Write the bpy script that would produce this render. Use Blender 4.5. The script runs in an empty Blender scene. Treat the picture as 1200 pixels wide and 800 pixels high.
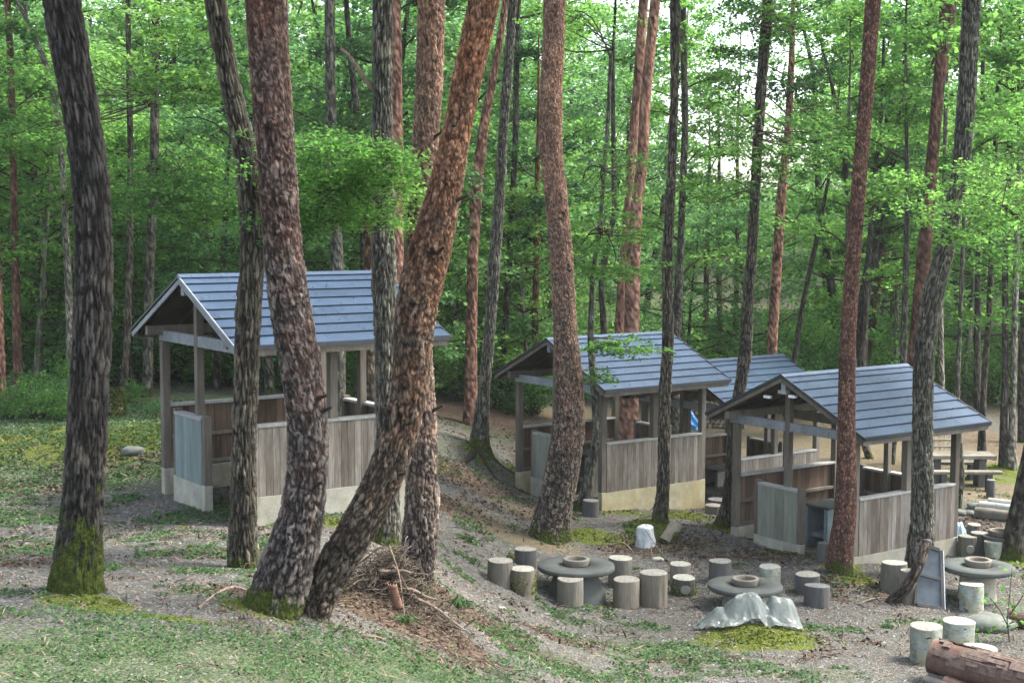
import bpy, math, random
import numpy as np
from mathutils import Vector, Matrix
R_ = math.radians
rng = np.random.default_rng(7)
random.seed(7)
scn = bpy.context.scene
COL = scn.collection

# ------------------------------------------------------------------ camera
F = 1667.0; HY = 142.185; ROLL = 0.004; PIT = math.atan(HY / F); CZ = 6.2
CAM = np.array([0, 0, CZ])
cd = bpy.data.cameras.new('camera'); cam = bpy.data.objects.new('camera', cd); COL.objects.link(cam)
cd.sensor_width = 36; cd.lens = F / 1200 * 36; cd.clip_end = 1000; cd.clip_start = .1
cam.matrix_world = (Matrix.Translation((0, 0, CZ)) @ Matrix.Rotation(math.pi / 2 - PIT, 4, 'X') @ Matrix.Rotation(ROLL, 4, 'Z'))
scn.camera = cam

def ray(px, py):
    x, y = px - 600, py - 400
    a = x * math.cos(ROLL) + y * math.sin(ROLL); b = y * math.cos(ROLL) - x * math.sin(ROLL)
    d = np.array([a / F, math.cos(PIT) + (-b / F) * math.sin(PIT), -math.sin(PIT) + (-b / F) * math.cos(PIT)])
    return d / d[1]
def at(px, py, Y): return CAM + ray(px, py) * Y

# ------------------------------------------------------------------ numpy noise
def _h(i, j, k, s=0):
    n = (i.astype(np.int64) * 73856093) ^ (j.astype(np.int64) * 19349663) ^ (k.astype(np.int64) * 83492791) ^ (s * 1274126177)
    n = (n ^ (n >> 13)) * 1103515245 & 0x7fffffff
    n = (n ^ (n >> 11)) * 69069 & 0x7fffffff
    return ((n >> 7) & 0xffff) / 65535.0
def vnoise(P, s=0):
    P = np.asarray(P, float); I = np.floor(P); f = P - I; f = f * f * (3 - 2 * f); I = I.astype(np.int64)
    r = 0
    for a in (0, 1):
        for b in (0, 1):
            for c in (0, 1):
                w = (f[:, 0] if a else 1 - f[:, 0]) * (f[:, 1] if b else 1 - f[:, 1]) * (f[:, 2] if c else 1 - f[:, 2])
                r = r + w * _h(I[:, 0] + a, I[:, 1] + b, I[:, 2] + c, s)
    return r * 2 - 1
def fbm(P, o=4, s=0):
    r = 0; A = 1; t = 0
    for k in range(o): r = r + A * vnoise(P * 2 ** k, s + k); t += A; A *= .5
    return r / t
def voro(P, s=0):
    I = np.floor(P).astype(np.int64); f1 = np.full(len(P), 9.); f2 = f1.copy(); cid = np.zeros(len(P))
    for a in (-1, 0, 1):
        for b in (-1, 0, 1):
            for c in (-1, 0, 1):
                J = I + np.array([a, b, c]); q = np.stack([_h(J[:, 0], J[:, 1], J[:, 2], s + t) for t in (1, 2, 3)], 1)
                d = np.linalg.norm(J + q - P, axis=1)
                m = d < f1; f2 = np.where(m, f1, np.minimum(f2, d)); cid = np.where(m, q[:, 0], cid); f1 = np.where(m, d, f1)
    return f1, f2, cid

# ------------------------------------------------------------------ terrain
def W(px, py, Y): p = at(px, py, Y); return (p[0], p[1], p[2])
ctrl = [(0, 0, 4.5), (-6, 0, 4.8), (6, 0, 3.6), (-6, -10, 6), (6, -10, 5), (9, 9, 1.6), (-8, 8, 3.9),
 W(0, 800, 9.2), W(300, 800, 10), W(600, 800, 14), W(900, 800, 18), W(1200, 800, 19.2), W(90, 700, 12.5), W(330, 722, 12.6), W(480, 697, 15.), W(522, 702, 17.8),
 W(284, 665, 15.5), W(450, 642, 18.2), W(299, 617, 20.5), W(225, 586, 22.2), W(100, 600, 21), W(0, 640, 17.5), W(30, 562, 24.3), W(110, 560, 24.6), W(180, 575, 23), W(60, 528, 25.5),
 W(150, 528, 25.5), W(100, 497, 29.5), W(0, 500, 29), W(180, 494, 30), W(350, 520, 28.), W(440, 600, 21.6), W(560, 530, 32.5), W(510, 493, 36), W(620, 505, 38), W(600, 600, 28), W(540, 640, 23.8),
 W(520, 575, 27), W(560, 690, 21.4), W(600, 722, 20.), W(600, 760, 17.3), W(750, 765, 19.5), W(750, 722, 22.3), W(900, 765, 19.9), W(640, 640, 26.3), W(760, 612, 28.5), W(700, 600, 29.6),
 W(845, 618, 27.9), W(1000, 666, 25.2), W(1110, 652, 26.9), W(858, 632, 28.1), W(607, 574, 32.4), W(820, 595, 31.3), W(1150, 702, 23.6), W(1085, 779, 19.7), W(1190, 657, 26.4), W(1120, 592, 31.5),
 W(1150, 546, 37), W(1150, 502, 45), W(1000, 503, 44), W(840, 500, 45), W(1200, 560, 36), (12, 25, -.1), (15, 40, -.3), (-12, 22, 2.1), (-14, 32, 2.0),
 (-10, 45, 1.4), (0, 50, .7), (0, 65, .6), (-25, 60, 1.5), (20, 60, 0), (0, 90, 2), (-35, 90, 3), (35, 90, 1.5), (0, 130, 5), (-50, 130, 9), (50, 130, 5),
 (0, 200, 9), (-90, 200, 16), (90, 200, 9), (-60, 30, 4), (60, 30, 1), (-50, -20, 8), (50, -20, 4), (0, -40, 8)]
ctrl = np.array(ctrl, float)
_S = np.array([1 / 12., 1 / 12.])
def _U(r2): return np.where(r2 > 0, r2 * np.log(np.maximum(r2, 1e-12)), 0)
_P = ctrl[:, :2] * _S; _n = len(ctrl)
_D = ((_P[:, None] - _P[None]) ** 2).sum(2)
_A = np.zeros((_n + 3, _n + 3)); _A[:_n, :_n] = _U(_D) + np.eye(_n) * .004
_A[:_n, _n] = 1; _A[:_n, _n + 1:] = _P; _A[_n, :_n] = 1; _A[_n + 1:, :_n] = _P.T
_w = np.linalg.solve(_A, np.concatenate([ctrl[:, 2], np.zeros(3)]))
def tps(X, Y):
    X = np.atleast_1d(np.asarray(X, float)); Y = np.atleast_1d(np.asarray(Y, float)); out = np.empty(len(X))
    for i in range(0, len(X), 20000):
        q = np.stack([X[i:i + 20000], Y[i:i + 20000]], 1) * _S
        out[i:i + 20000] = _U(((q[:, None] - _P[None]) ** 2).sum(2)) @ _w[:_n] + _w[_n] + q @ _w[_n + 1:]
    return out
def hit0(px, py):
    d = ray(px, py); Ys = np.arange(5, 120, .05); P = CAM[None] + d[None] * Ys[:, None]
    z = tps(P[:, 0], P[:, 1]); k = np.argmax(P[:, 2] < z)
    return P[k][:2]
BUMPS = []      # x, y, rx, ry, h : real mounds of moss, root swell
for (px, py, rx, ry, h) in [(885, 748, .85, .45, .24), (690, 628, .55, .5, .12), (760, 618, .7, .45, .16), (720, 600, 1.2, .4, .10), (800, 604, .7, .4, .10), (850, 622, .5, .4, .12), (985, 662, .5, .4, .12),
    (90, 700, .45, .35, .10), (300, 715, .5, .4, .10), (450, 640, .5, .4, .08), (1185, 655, .5, .5, .12), (560, 530, 1.0, .8, .15), (145, 505, 2.5, 1.6, .12), (1183, 550, 1.0, 1.0, .15), (1140, 560, .8, .6, .1),
    (650, 640, .7, .5, .06), (545, 555, 1.3, .35, .16), (470, 712, .9, .4, .05), (640, 655, .4, .2, .05), (910, 648, .5, .25, .05), (1080, 650, .5, .4, .06)]:
    x, y = hit0(px, py); BUMPS.append((x, y, rx, ry, h))
for (px, y, h) in ((986, 24.4, .20), (1080, 24.75, .10)): BUMPS.append(((px - 600) / F * y * .997, y + .05, .55, .45, h))
def terr(X, Y, rough=True):
    X = np.atleast_1d(np.asarray(X, float)); Y = np.atleast_1d(np.asarray(Y, float)); z = tps(X, Y)
    for (x, y, rx, ry, h) in BUMPS: z = z + h * np.exp(-((X - x) / rx) ** 2 - ((Y - y) / ry) ** 2)
    if rough:
        P = np.stack([X, Y, X * 0], 1)
        z = z + .035 * fbm(P * .9, 3, 5) + .012 * fbm(P * 4, 2, 9)
        far = np.clip((Y - 50) / 60, 0, 1); z = z + far * 1.5 * fbm(P * .07, 3, 11)
    return z
def gz(x, y): return float(terr([x], [y])[0])
def hit(px, py):
    d = ray(px, py); Ys = np.arange(5, 150, .03); P = CAM[None] + d[None] * Ys[:, None]
    z = terr(P[:, 0], P[:, 1]); m = P[:, 2] < z; k = np.argmax(m) if m.any() else len(Ys) - 1
    return P[k]

# ------------------------------------------------------------------ object helpers
def tag(o, label=None, cat=None, group=None, kind=None):
    if label: o['label'] = label
    if cat: o['category'] = cat
    if group: o['group'] = group
    if kind: o['kind'] = kind
    return o
def empty(name, loc, label=None, cat=None, group=None):
    o = bpy.data.objects.new(name, None); COL.objects.link(o); o.location = tuple(float(c) for c in loc); o.empty_display_size = .1
    return tag(o, label, cat, group)
def raw_mesh(name, V, Fc, mat, parent=None, smooth=False, world=True, attrs=None, k=None):
    """V (n,3) world coordinates; Fc list of tuples or (m,k) array. Children store vertices relative to the parent's location."""
    V = np.asarray(V, np.float32)
    me = bpy.data.meshes.new(name)
    if isinstance(Fc, np.ndarray):
        m, kk = Fc.shape
        me.vertices.add(len(V)); me.loops.add(m * kk); me.polygons.add(m)
        me.loops.foreach_set('vertex_index', Fc.astype(np.int32).ravel())
        me.polygons.foreach_set('loop_start', np.arange(0, m * kk, kk, dtype=np.int32))
        off = np.zeros(3)
        o = bpy.data.objects.new(name, me)
        if parent is not None and world: off = np.array(parent.location) + (np.array(parent.parent.location) if parent.parent else 0)
        me.vertices.foreach_set('co', (V - off.astype(np.float32)).ravel())
        me.update(calc_edges=True)
    else:
        off = np.zeros(3)
        if parent is not None and world: off = np.array(parent.location) + (np.array(parent.parent.location) if parent.parent else 0)
        me.from_pydata([tuple(map(float, p)) for p in (V - off)], [], Fc); me.update()
        o = bpy.data.objects.new(name, me)
    if smooth: me.polygons.foreach_set('use_smooth', np.ones(len(me.polygons), bool))
    for nme, (ty, arr) in (attrs or {}).items():
        at_ = me.attributes.new(nme, ty, 'POINT')
        arr = np.asarray(arr, np.float32)
        at_.data.foreach_set({'FLOAT': 'value', 'FLOAT_VECTOR': 'vector', 'FLOAT_COLOR': 'color'}[ty], arr.ravel())
    if mat: me.materials.append(mat)
    COL.objects.link(o)
    if parent is not None: o.parent = parent
    return o
class MB:
    def __init__(s): s.v = []; s.f = []; s.t = []
    def add(s, V, Fc, tone=None):
        b = len(s.v); s.v += [tuple(map(float, p)) for p in V]; s.f += [tuple(b + i for i in q) for q in Fc]
        t = random.random() if tone is None else tone
        s.t += [t] * len(V); return s
    def obox(s, c, ax, ay, az, tone=None):   # half axes vectors
        c, ax, ay, az = map(lambda q: np.asarray(q, float), (c, ax, ay, az))
        V = [c + i * ax + j * ay + k * az for i in (-1, 1) for j in (-1, 1) for k in (-1, 1)]
        return s.add(V, [(0, 1, 3, 2), (4, 6, 7, 5), (0, 4, 5, 1), (2, 3, 7, 6), (0, 2, 6, 4), (1, 5, 7, 3)], tone)
    def beam(s, p0, p1, w, h, up=(0, 0, 1), tone=None):
        p0 = np.asarray(p0, float); p1 = np.asarray(p1, float); d = p1 - p0; L = np.linalg.norm(d); d /= L
        up = np.asarray(up, float); sd = np.cross(d, up); sd /= np.linalg.norm(sd); u2 = np.cross(sd, d)
        return s.obox((p0 + p1) / 2, d * L / 2, sd * w / 2, u2 * h / 2, tone)
    def tube(s, pts, rad, n=8, cap=True, tone=None):
        pts = [np.asarray(p, float) for p in pts]; V = []; Fc = []
        for i, p in enumerate(pts):
            t = pts[min(i + 1, len(pts) - 1)] - pts[max(i - 1, 0)]; t /= (np.linalg.norm(t) + 1e-9)
            a = np.cross(t, (0, 0, 1.)) if abs(t[2]) < .9 else np.cross(t, (0, 1., 0)); a /= np.linalg.norm(a); b = np.cross(t, a)
            r = rad[i] if hasattr(rad, '__len__') else rad
            for k in range(n):
                q = 2 * math.pi * k / n; V.append(p + r * (a * math.cos(q) + b * math.sin(q)))
        for i in range(len(pts) - 1):
            for k in range(n): Fc.append((i * n + k, i * n + (k + 1) % n, (i + 1) * n + (k + 1) % n, (i + 1) * n + k))
        if cap: Fc.append(tuple(range(n - 1, -1, -1))); Fc.append(tuple((len(pts) - 1) * n + k for k in range(n)))
        return s.add(V, Fc, tone)
    def build(s, name, mat, parent=None, smooth=False, bevel=0):
        o = raw_mesh(name, np.array(s.v), s.f, mat, parent, smooth, attrs={'tone': ('FLOAT', s.t)})
        if bevel:
            m = o.modifiers.new('bevel', 'BEVEL'); m.width = bevel; m.segments = 1; m.limit_method = 'ANGLE'; m.angle_limit = R_(40)
        return o

# ------------------------------------------------------------------ materials
def newmat(name):
    m = bpy.data.materials.new(name); m.use_nodes = True; nt = m.node_tree; nt.nodes.clear()
    out = nt.nodes.new('ShaderNodeOutputMaterial'); return m, nt, out
class NT:
    def __init__(s, nt): s.nt = nt; s.N = nt.nodes; s.L = nt.links
    def n(s, ty, **kw):
        x = s.N.new(ty)
        for k, v in kw.items():
            if k in ('inputs',): continue
            setattr(x, k, v)
        for k, v in kw.get('inputs', {}).items():
            if hasattr(v, 'is_linked') or isinstance(v, bpy.types.NodeSocket): s.L.new(v, x.inputs[k])
            else: x.inputs[k].default_value = v
        return x
    def mapping(s, vec, scale, loc=(0, 0, 0)): return s.n('ShaderNodeMapping', inputs={0: vec, 1: loc, 3: scale}).outputs[0]
    def noise(s, vec, scale, detail=4, rough=.55, dist=0): return s.n('ShaderNodeTexNoise', inputs={'Vector': vec, 'Scale': scale, 'Detail': detail, 'Roughness': rough, 'Distortion': dist}).outputs['Fac']
    def voro(s, vec, scale, feature='F1', rnd=1): 
        x = s.n('ShaderNodeTexVoronoi', feature=feature, inputs={'Vector': vec, 'Scale': scale, 'Randomness': rnd}); return x
    def ramp(s, fac, stops, interp='LINEAR'):
        x = s.n('ShaderNodeValToRGB', inputs={0: fac}); cr = x.color_ramp; cr.interpolation = interp
        while len(cr.elements) < len(stops): cr.elements.new(.5)
        for e, (p, c) in zip(cr.elements, stops):
            e.position = p; e.color = (c, c, c, 1) if not hasattr(c, '__len__') else (*c, 1)
        return x.outputs[0]
    def mix(s, fac, a, b, mode='MIX'):
        x = s.n('ShaderNodeMix', data_type='RGBA', blend_type=mode)
        for i, v in ((0, fac), (6, a), (7, b)):
            if isinstance(v, bpy.types.NodeSocket): s.L.new(v, x.inputs[i])
            else: x.inputs[i].default_value = v if i == 0 else (*v, 1)
        return x.outputs[2]
    def math(s, op, a, b=0., c=None, clamp=False):
        x = s.n('ShaderNodeMath', operation=op, use_clamp=clamp)
        for i, v in enumerate([a, b] + ([c] if c is not None else [])):
            if isinstance(v, bpy.types.NodeSocket): s.L.new(v, x.inputs[i])
            else: x.inputs[i].default_value = v
        return x.outputs[0]
    def attr(s, name): return s.n('ShaderNodeAttribute', attribute_name=name)
    def bump(s, h, strength, dist): return s.n('ShaderNodeBump', inputs={'Strength': strength, 'Distance': dist, 'Height': h}).outputs[0]
    def pbsdf(s, out, col, rough=.8, normal=None, metallic=0, spec=.3, coat=0):
        b = s.n('ShaderNodeBsdfPrincipled')
        for k, v in (('Base Color', col), ('Roughness', rough), ('Metallic', metallic), ('Specular IOR Level', spec)):
            if isinstance(v, bpy.types.NodeSocket): s.L.new(v, b.inputs[k])
            else: b.inputs[k].default_value = (*v, 1) if k == 'Base Color' else v
        if normal is not None: s.L.new(normal, b.inputs['Normal'])
        s.L.new(b.outputs[0], out.inputs[0]); return b

def bark_mat(name, dark, mid, light, kind='oak', moss=.6, red=None, redh=(2, 5), lich=0., side=None):
    """kind oak: vertical ridges; pine: plates; fine: finely flaked.  The 'crack' attribute is the modelled relief."""
    m, nt, out = newmat(name); g = NT(nt)
    rest = g.attr('rest').outputs['Vector']; crack = g.attr('crack').outputs['Fac']
    sx = {'oak': (1, 1, .28), 'pine': (1, 1, .45), 'fine': (1, 1, .5)}[kind]
    v = g.mapping(rest, sx)
    n1 = g.noise(v, {'oak': 26, 'pine': 24, 'fine': 38}[kind], 6, .65, .4)
    n2 = g.noise(rest, 3.0, 3); n3 = g.noise(v, 90, 3, .6)
    vo = g.voro(v, {'oak': 22, 'pine': 20, 'fine': 40}[kind], 'DISTANCE_TO_EDGE').outputs['Distance']
    h = g.math('ADD', g.math('MULTIPLY', crack, .80), g.math('MULTIPLY', n1, .44))
    h = g.math('ADD', h, g.math('MULTIPLY', g.math('MINIMUM', g.math('MULTIPLY', vo, 4), .5), .25))
    o_ = {'oak': .0, 'pine': -.02, 'fine': -.02}[kind]
    col = g.ramp(h, [(.42 + o_, dark), (.68 + o_, mid), (.98, light)])
    if red is not None:
        sep = g.n('ShaderNodeSeparateXYZ', inputs={0: rest}); z = sep.outputs[2]
        f = g.math('ADD', g.math('DIVIDE', g.math('SUBTRACT', z, redh[0]), redh[1] - redh[0]), g.math('MULTIPLY', g.math('SUBTRACT', g.noise(rest, 2.2, 5, .7), .5), 2.4), clamp=True)
        rc = g.ramp(h, [(.36, tuple(c * .22 for c in red)), (.66, red), (.98, tuple(min(1, c * 1.5 + .05) for c in red))])
        col = g.mix(f, col, rc)
    col = g.mix(g.ramp(n2, [(.35, .0), (.7, .45)]), col, tuple(c * .8 for c in mid))
    if lich:
        lm = g.ramp(g.noise(rest, 9, 4, .7), [(.56, 0.), (.66, lich)])
        col = g.mix(lm, col, (.30, .33, .27))
    col = g.mix(1., col, g.ramp(g.noise(rest, 1.7, 5, .75), [(.3, (.55, .56, .60)), (.55, (1., 1., 1.)), (.75, (1.3, 1.22, 1.12))]), 'MULTIPLY')
    col = g.mix(1., col, g.ramp(g.attr('plate').outputs['Fac'], [(0., (.62, .62, .66)), (.5, (1., 1., 1.)), (1., (1.32, 1.25, 1.16))]), 'MULTIPLY')
    # moss climbs from the foot
    sep = g.n('ShaderNodeSeparateXYZ', inputs={0: rest})
    mz = g.math('SUBTRACT', moss, sep.outputs[2]); mz = g.math('DIVIDE', mz, max(moss, .05) * .7)
    mf = g.math('ADD', mz, g.math('MULTIPLY', g.math('SUBTRACT', g.noise(g.mapping(rest, (1, 1, .4)), 6, 6, .75), .5), 4.2))
    mf = g.ramp(mf, [(.35, 0.), (.6, 1.)])
    mcol = g.ramp(g.noise(rest, 45, 4), [(.3, (.016, .022, .006)), (.55, (.046, .062, .010)), (.8, (.10, .12, .02))])
    col = g.mix(mf, col, mcol)
    nb = g.bump(g.math('ADD', g.math('ADD', n1, g.math('MULTIPLY', vo, 1.2)), g.math('MULTIPLY', n3, .35)), 1., .035)
    g.pbsdf(out, col, .92, nb, spec=.15)
    return m

def leaf_mat(name, dark, mid, light, trans=.45, scale=.5):
    m, nt, out = newmat(name); g = NT(nt)
    geo = g.n('ShaderNodeNewGeometry'); oi = g.n('ShaderNodeObjectInfo')
    tc = g.n('ShaderNodeTexCoord').outputs['Object']
    f = g.math('ADD', g.math('MULTIPLY', geo.outputs['Random Per Island'], .5), g.math('MULTIPLY', g.noise(tc, scale, 2), .5))
    f = g.math('ADD', f, g.math('MULTIPLY', g.math('SUBTRACT', oi.outputs['Random'], .5), .35))
    col = g.ramp(f, [(.2, dark), (.5, mid), (.85, light)])
    d = g.n('ShaderNodeBsdfPrincipled', inputs={'Base Color': col, 'Roughness': .7, 'Specular IOR Level': .08})
    t = g.n('ShaderNodeBsdfTranslucent', inputs={'Color': g.mix(1., col, (1.35, 1.45, 1.05), 'MULTIPLY')})
    mx = g.n('ShaderNodeMixShader', inputs={0: trans, 1: d.outputs[0], 2: t.outputs[0]})
    g.L.new(mx.outputs[0], out.inputs[0]); return m

def wood_mat(name, dark, mid, light, vert=True, stain=.3, blue=None):
    m, nt, out = newmat(name); g = NT(nt)
    tc = g.n('ShaderNodeTexCoord').outputs['Object']; tone = g.attr('tone').outputs['Fac']
    off = g.n('ShaderNodeCombineXYZ', inputs={0: g.math('MULTIPLY', tone, 37.), 1: g.math('MULTIPLY', tone, 11.), 2: g.math('MULTIPLY', tone, 5.)}).outputs[0]
    vv = g.n('ShaderNodeVectorMath', operation='ADD', inputs={0: tc, 1: off}).outputs[0]
    v = g.mapping(vv, (1, 1, .06) if vert else (1, 1, 1))
    gr = g.noise(v, 45 if vert else 16, 5, .65, .2); big = g.noise(g.mapping(vv, (1, 1, .35)), 3.2, 4, .6)
    fine = g.noise(v, 160, 2)
    f = g.math('ADD', g.math('MULTIPLY', gr, .45), g.math('ADD', g.math('MULTIPLY', big, .42), g.math('MULTIPLY', tone, .17)))
    col = g.ramp(f, [(.28, dark), (.5, mid), (.78, light)])
    st = g.ramp(g.noise(g.mapping(tc, (1, 1, .25)), 2.0, 5, .7), [(.5, 0.), (.72, stain)])
    col = g.mix(st, col, tuple(c * .45 for c in dark))
    if blue: col = g.mix(g.ramp(g.noise(g.mapping(vv, (1, 1, .12)), 6, 4, .7), [(.5, 0.), (.75, .7)]), col, blue)
    nb = g.bump(g.math('ADD', gr, g.math('MULTIPLY', fine, .4)), .5, .006)
    g.pbsdf(out, col, .85, nb, spec=.2); return m

def concrete_mat(name, base, yellow=.4, mossy=.3):
    m, nt, out = newmat(name); g = NT(nt); tc = g.n('ShaderNodeTexCoord').outputs['Object']
    n = g.noise(tc, 3, 6, .65); n2 = g.noise(tc, 40, 3); n3 = g.noise(g.mapping(tc, (1, 1, .2)), 5, 4, .7)
    col = g.ramp(n, [(.3, tuple(c * .7 for c in base)), (.7, tuple(c * 1.2 for c in base))])
    col = g.mix(g.ramp(n3, [(.4, 0.), (.75, yellow)]), col, (base[0] * .95, base[1] * .8, base[2] * .42))
    col = g.mix(g.ramp(g.noise(g.mapping(tc, (1, 1, .3)), 7, 5, .75), [(.55, 0.), (.72, mossy)]), col, (.07, .08, .045))
    col = g.mix(.25, col, g.ramp(n2, [(.3, .1), (.7, .6)]), 'OVERLAY')
    g.pbsdf(out, col, .9, g.bump(g.math('ADD', n2, n), .35, .006), spec=.2); return m

def simple_mat(name, c, rough=.6, metallic=0, spec=.4, var=.3, scale=12, bump=.1):
    m, nt, out = newmat(name); g = NT(nt); tc = g.n('ShaderNodeTexCoord').outputs['Object']
    n = g.noise(tc, scale, 5, .6); col = g.ramp(n, [(.3, tuple(x * (1 - var) for x in c)), (.7, tuple(min(1, x * (1 + var)) for x in c))])
    g.pbsdf(out, col, rough, g.bump(n, bump, .01), metallic, spec); return m

def roof_mat():
    m, nt, out = newmat('roof_metal'); g = NT(nt); tc = g.n('ShaderNodeTexCoord').outputs['Object']
    tone = g.attr('tone').outputs['Fac']; n = g.noise(tc, 2.2, 5, .6); n2 = g.noise(g.mapping(tc, (1, 1, 1)), 30, 3)
    f = g.math('ADD', g.math('MULTIPLY', n, .7), g.math('MULTIPLY', tone, .25))
    col = g.ramp(f, [(.25, (.020, .040, .074)), (.75, (.044, .076, .128))])
    col = g.mix(g.ramp(g.noise(tc, 9, 6, .75), [(.62, 0.), (.74, .5)]), col, (.20, .22, .22))
    g.pbsdf(out, col, g.ramp(n2, [(.3, .33), (.7, .46)]), g.bump(n, .10, .01), .3, .5); return m

def ground_mat():
    m, nt, out = newmat('ground_cover'); g = NT(nt); tc = g.n('ShaderNodeTexCoord').outputs['Object']
    at_ = g.attr('mask'); sep = g.n('ShaderNodeSeparateColor', inputs={0: at_.outputs['Color']}); al = at_.outputs['Alpha']
    nz = g.noise(tc, 1.6, 6, .7); nf = g.noise(tc, 9, 5, .7); nff = g.noise(tc, 60, 3, .6)
    st = g.voro(tc, 28).outputs; st2 = g.voro(tc, 60).outputs
    scol = g.n('ShaderNodeSeparateColor', inputs={0: st['Color']}).outputs[0]; scol2 = g.n('ShaderNodeSeparateColor', inputs={0: st2['Color']}).outputs[0]
    grav = g.ramp(g.math('ADD', g.math('MULTIPLY', scol, .5), g.math('MULTIPLY', scol2, .5)), [(.12, (.030, .029, .026)), (.45, (.080, .081, .073)), (.75, (.130, .131, .121)), (.97, (.22, .22, .21))])
    grav = g.mix(g.ramp(nf, [(.4, 0.), (.65, .65)]), grav, (.085, .07, .055))
    grav = g.mix(g.ramp(nz, [(.5, 0.), (.7, .5)]), grav, (.055, .05, .045))
    lit = g.ramp(g.math('ADD', g.math('MULTIPLY', scol, .6), g.math('MULTIPLY', nf, .4)), [(.2, (.018, .013, .010)), (.5, (.062, .042, .030)), (.75, (.115, .080, .060)), (.95, (.21, .165, .13))])
    sand = g.ramp(g.math('ADD', g.math('MULTIPLY', nf, .6), g.math('MULTIPLY', scol2, .4)), [(.2, (.070, .056, .034)), (.5, (.135, .108, .068)), (.85, (.21, .175, .12))])
    gras = g.ramp(g.math('ADD', g.math('MULTIPLY', nff, .5), g.math('MULTIPLY', scol2, .5)), [(.2, (.024, .030, .018)), (.5, (.055, .074, .036)), (.8, (.092, .128, .058)), (.95, (.15, .18, .11))])
    moss = g.ramp(g.math('ADD', g.math('MULTIPLY', nff, .5), g.math('MULTIPLY', nf, .5)), [(.25, (.028, .035, .010)), (.5, (.072, .092, .014)), (.75, (.145, .165, .030))])
    def blend(col, mask, other, k=1.6, nn=nf):
        f = g.math('ADD', mask, g.math('MULTIPLY', g.math('MULTIPLY', g.math('SUBTRACT', nn, .5), k), g.math('SUBTRACT', 1.15, mask)))
        return g.mix(g.ramp(f, [(.38, 0.), (.58, 1.)]), col, other)
    col = grav
    col = blend(col, al, sand); col = blend(col, sep.outputs[2], lit); col = blend(col, sep.outputs[0], gras, 2.2); col = blend(col, sep.outputs[1], moss, 1.3)
    h = g.math('ADD', g.math('MULTIPLY', st['Distance'], -1.2), g.math('ADD', nf, g.math('MULTIPLY', nff, .6)))
    g.pbsdf(out, col, .95, g.bump(h, .9, .03), spec=.12); return m

def _ridge(P, s): return (1 - np.abs(vnoise(P, s))) ** 5
def plastic_mat(name, c, trans=.35, alpha=1., rough=.35):
    m, nt, out = newmat(name); g = NT(nt); tc = g.n('ShaderNodeTexCoord').outputs['Object']; n = g.noise(tc, 7, 5, .65)
    col = g.ramp(n, [(.3, tuple(x * .7 for x in c)), (.65, c)])
    d = g.n('ShaderNodeBsdfPrincipled', inputs={'Base Color': col, 'Roughness': rough, 'Specular IOR Level': .6, 'Normal': g.bump(g.noise(tc, 22, 4), .4, .01)})
    t = g.n('ShaderNodeBsdfTranslucent', inputs={'Color': col}); mx = g.n('ShaderNodeMixShader', inputs={0: trans, 1: d.outputs[0], 2: t.outputs[0]})
    tr = g.n('ShaderNodeBsdfTransparent', inputs={'Color': (1, 1, 1, 1)}); mx2 = g.n('ShaderNodeMixShader', inputs={0: alpha, 1: tr.outputs[0], 2: mx.outputs[0]})
    g.L.new(mx2.outputs[0], out.inputs[0]); return m

def cut_mat(name, c, ring=.5):
    m, nt, out = newmat(name); g = NT(nt); rest = g.attr('rest').outputs['Vector']
    ln = g.n('ShaderNodeVectorMath', operation='LENGTH', inputs={0: rest}).outputs['Value']
    r = g.math('SINE', g.math('ADD', g.math('MULTIPLY', ln, 330.), g.math('MULTIPLY', g.noise(rest, 9, 3), 9.)))
    n = g.noise(rest, 14, 5, .7)
    f = g.math('ADD', n, g.math('MULTIPLY', r, .07))
    col = g.ramp(f, [(.3, tuple(x * .45 for x in c)), (.5, c), (.75, tuple(min(1, x * 1.35) for x in c))])
    g.pbsdf(out, col, .85, g.bump(f, .4, .01), spec=.2); return m

M = {}
M['oak'] = bark_mat('oak_bark', (.008, .007, .006), (.023, .020, .017), (.072, .066, .058), 'oak', 1.1, lich=.10)
M['oak_brown'] = bark_mat('brown_oak_bark', (.012, .010, .008), (.044, .038, .028), (.125, .112, .086), 'oak', .55, lich=.25)
M['oak_grey'] = bark_mat('grey_oak_bark', (.016, .015, .012), (.058, .055, .043), (.155, .15, .12), 'oak', .65, lich=.4)
M['pine_grey'] = bark_mat('plated_pine_bark', (.009, .007, .006), (.055, .044, .038), (.19, .17, .155), 'pine', .55, red=(.125, .058, .036), redh=(1.6, 8.5))
M['pine_orange'] = bark_mat('orange_pine_bark', (.009, .007, .005), (.058, .044, .032), (.17, .14, .11), 'pine', .3, red=(.20, .085, .038), redh=(1.9, 6.2))
M['pine_pink'] = bark_mat('pink_pine_bark', (.010, .008, .007), (.070, .055, .043), (.21, .18, .15), 'pine', .6, red=(.21, .118, .078), redh=(1.4, 6.5))
M['pine_red'] = bark_mat('red_pine_bark', (.050, .026, .019), (.130, .068, .050), (.22, .13, .10), 'fine', .55)
M['pine_salmon'] = bark_mat('salmon_pine_bark', (.05, .025, .018), (.29, .15, .105), (.50, .31, .24), 'fine', .4)
M['bark_pale'] = bark_mat('pale_trunk_bark', (.04, .037, .03), (.19, .175, .14), (.42, .40, .34), 'fine', .4, lich=.6)
M['bark_dark'] = bark_mat('dark_trunk_bark', (.008, .007, .006), (.038, .034, .028), (.11, .10, .085), 'oak', .5, lich=.2)
M['leaf'] = leaf_mat('broad_leaf', (.034, .090, .028), (.078, .175, .046), (.165, .30, .085), .62)
M['leaf_dark'] = leaf_mat('dark_broad_leaf', (.024, .070, .024), (.054, .130, .036), (.12, .21, .060), .55)  # darker greens than the plain broad leaf
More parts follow.
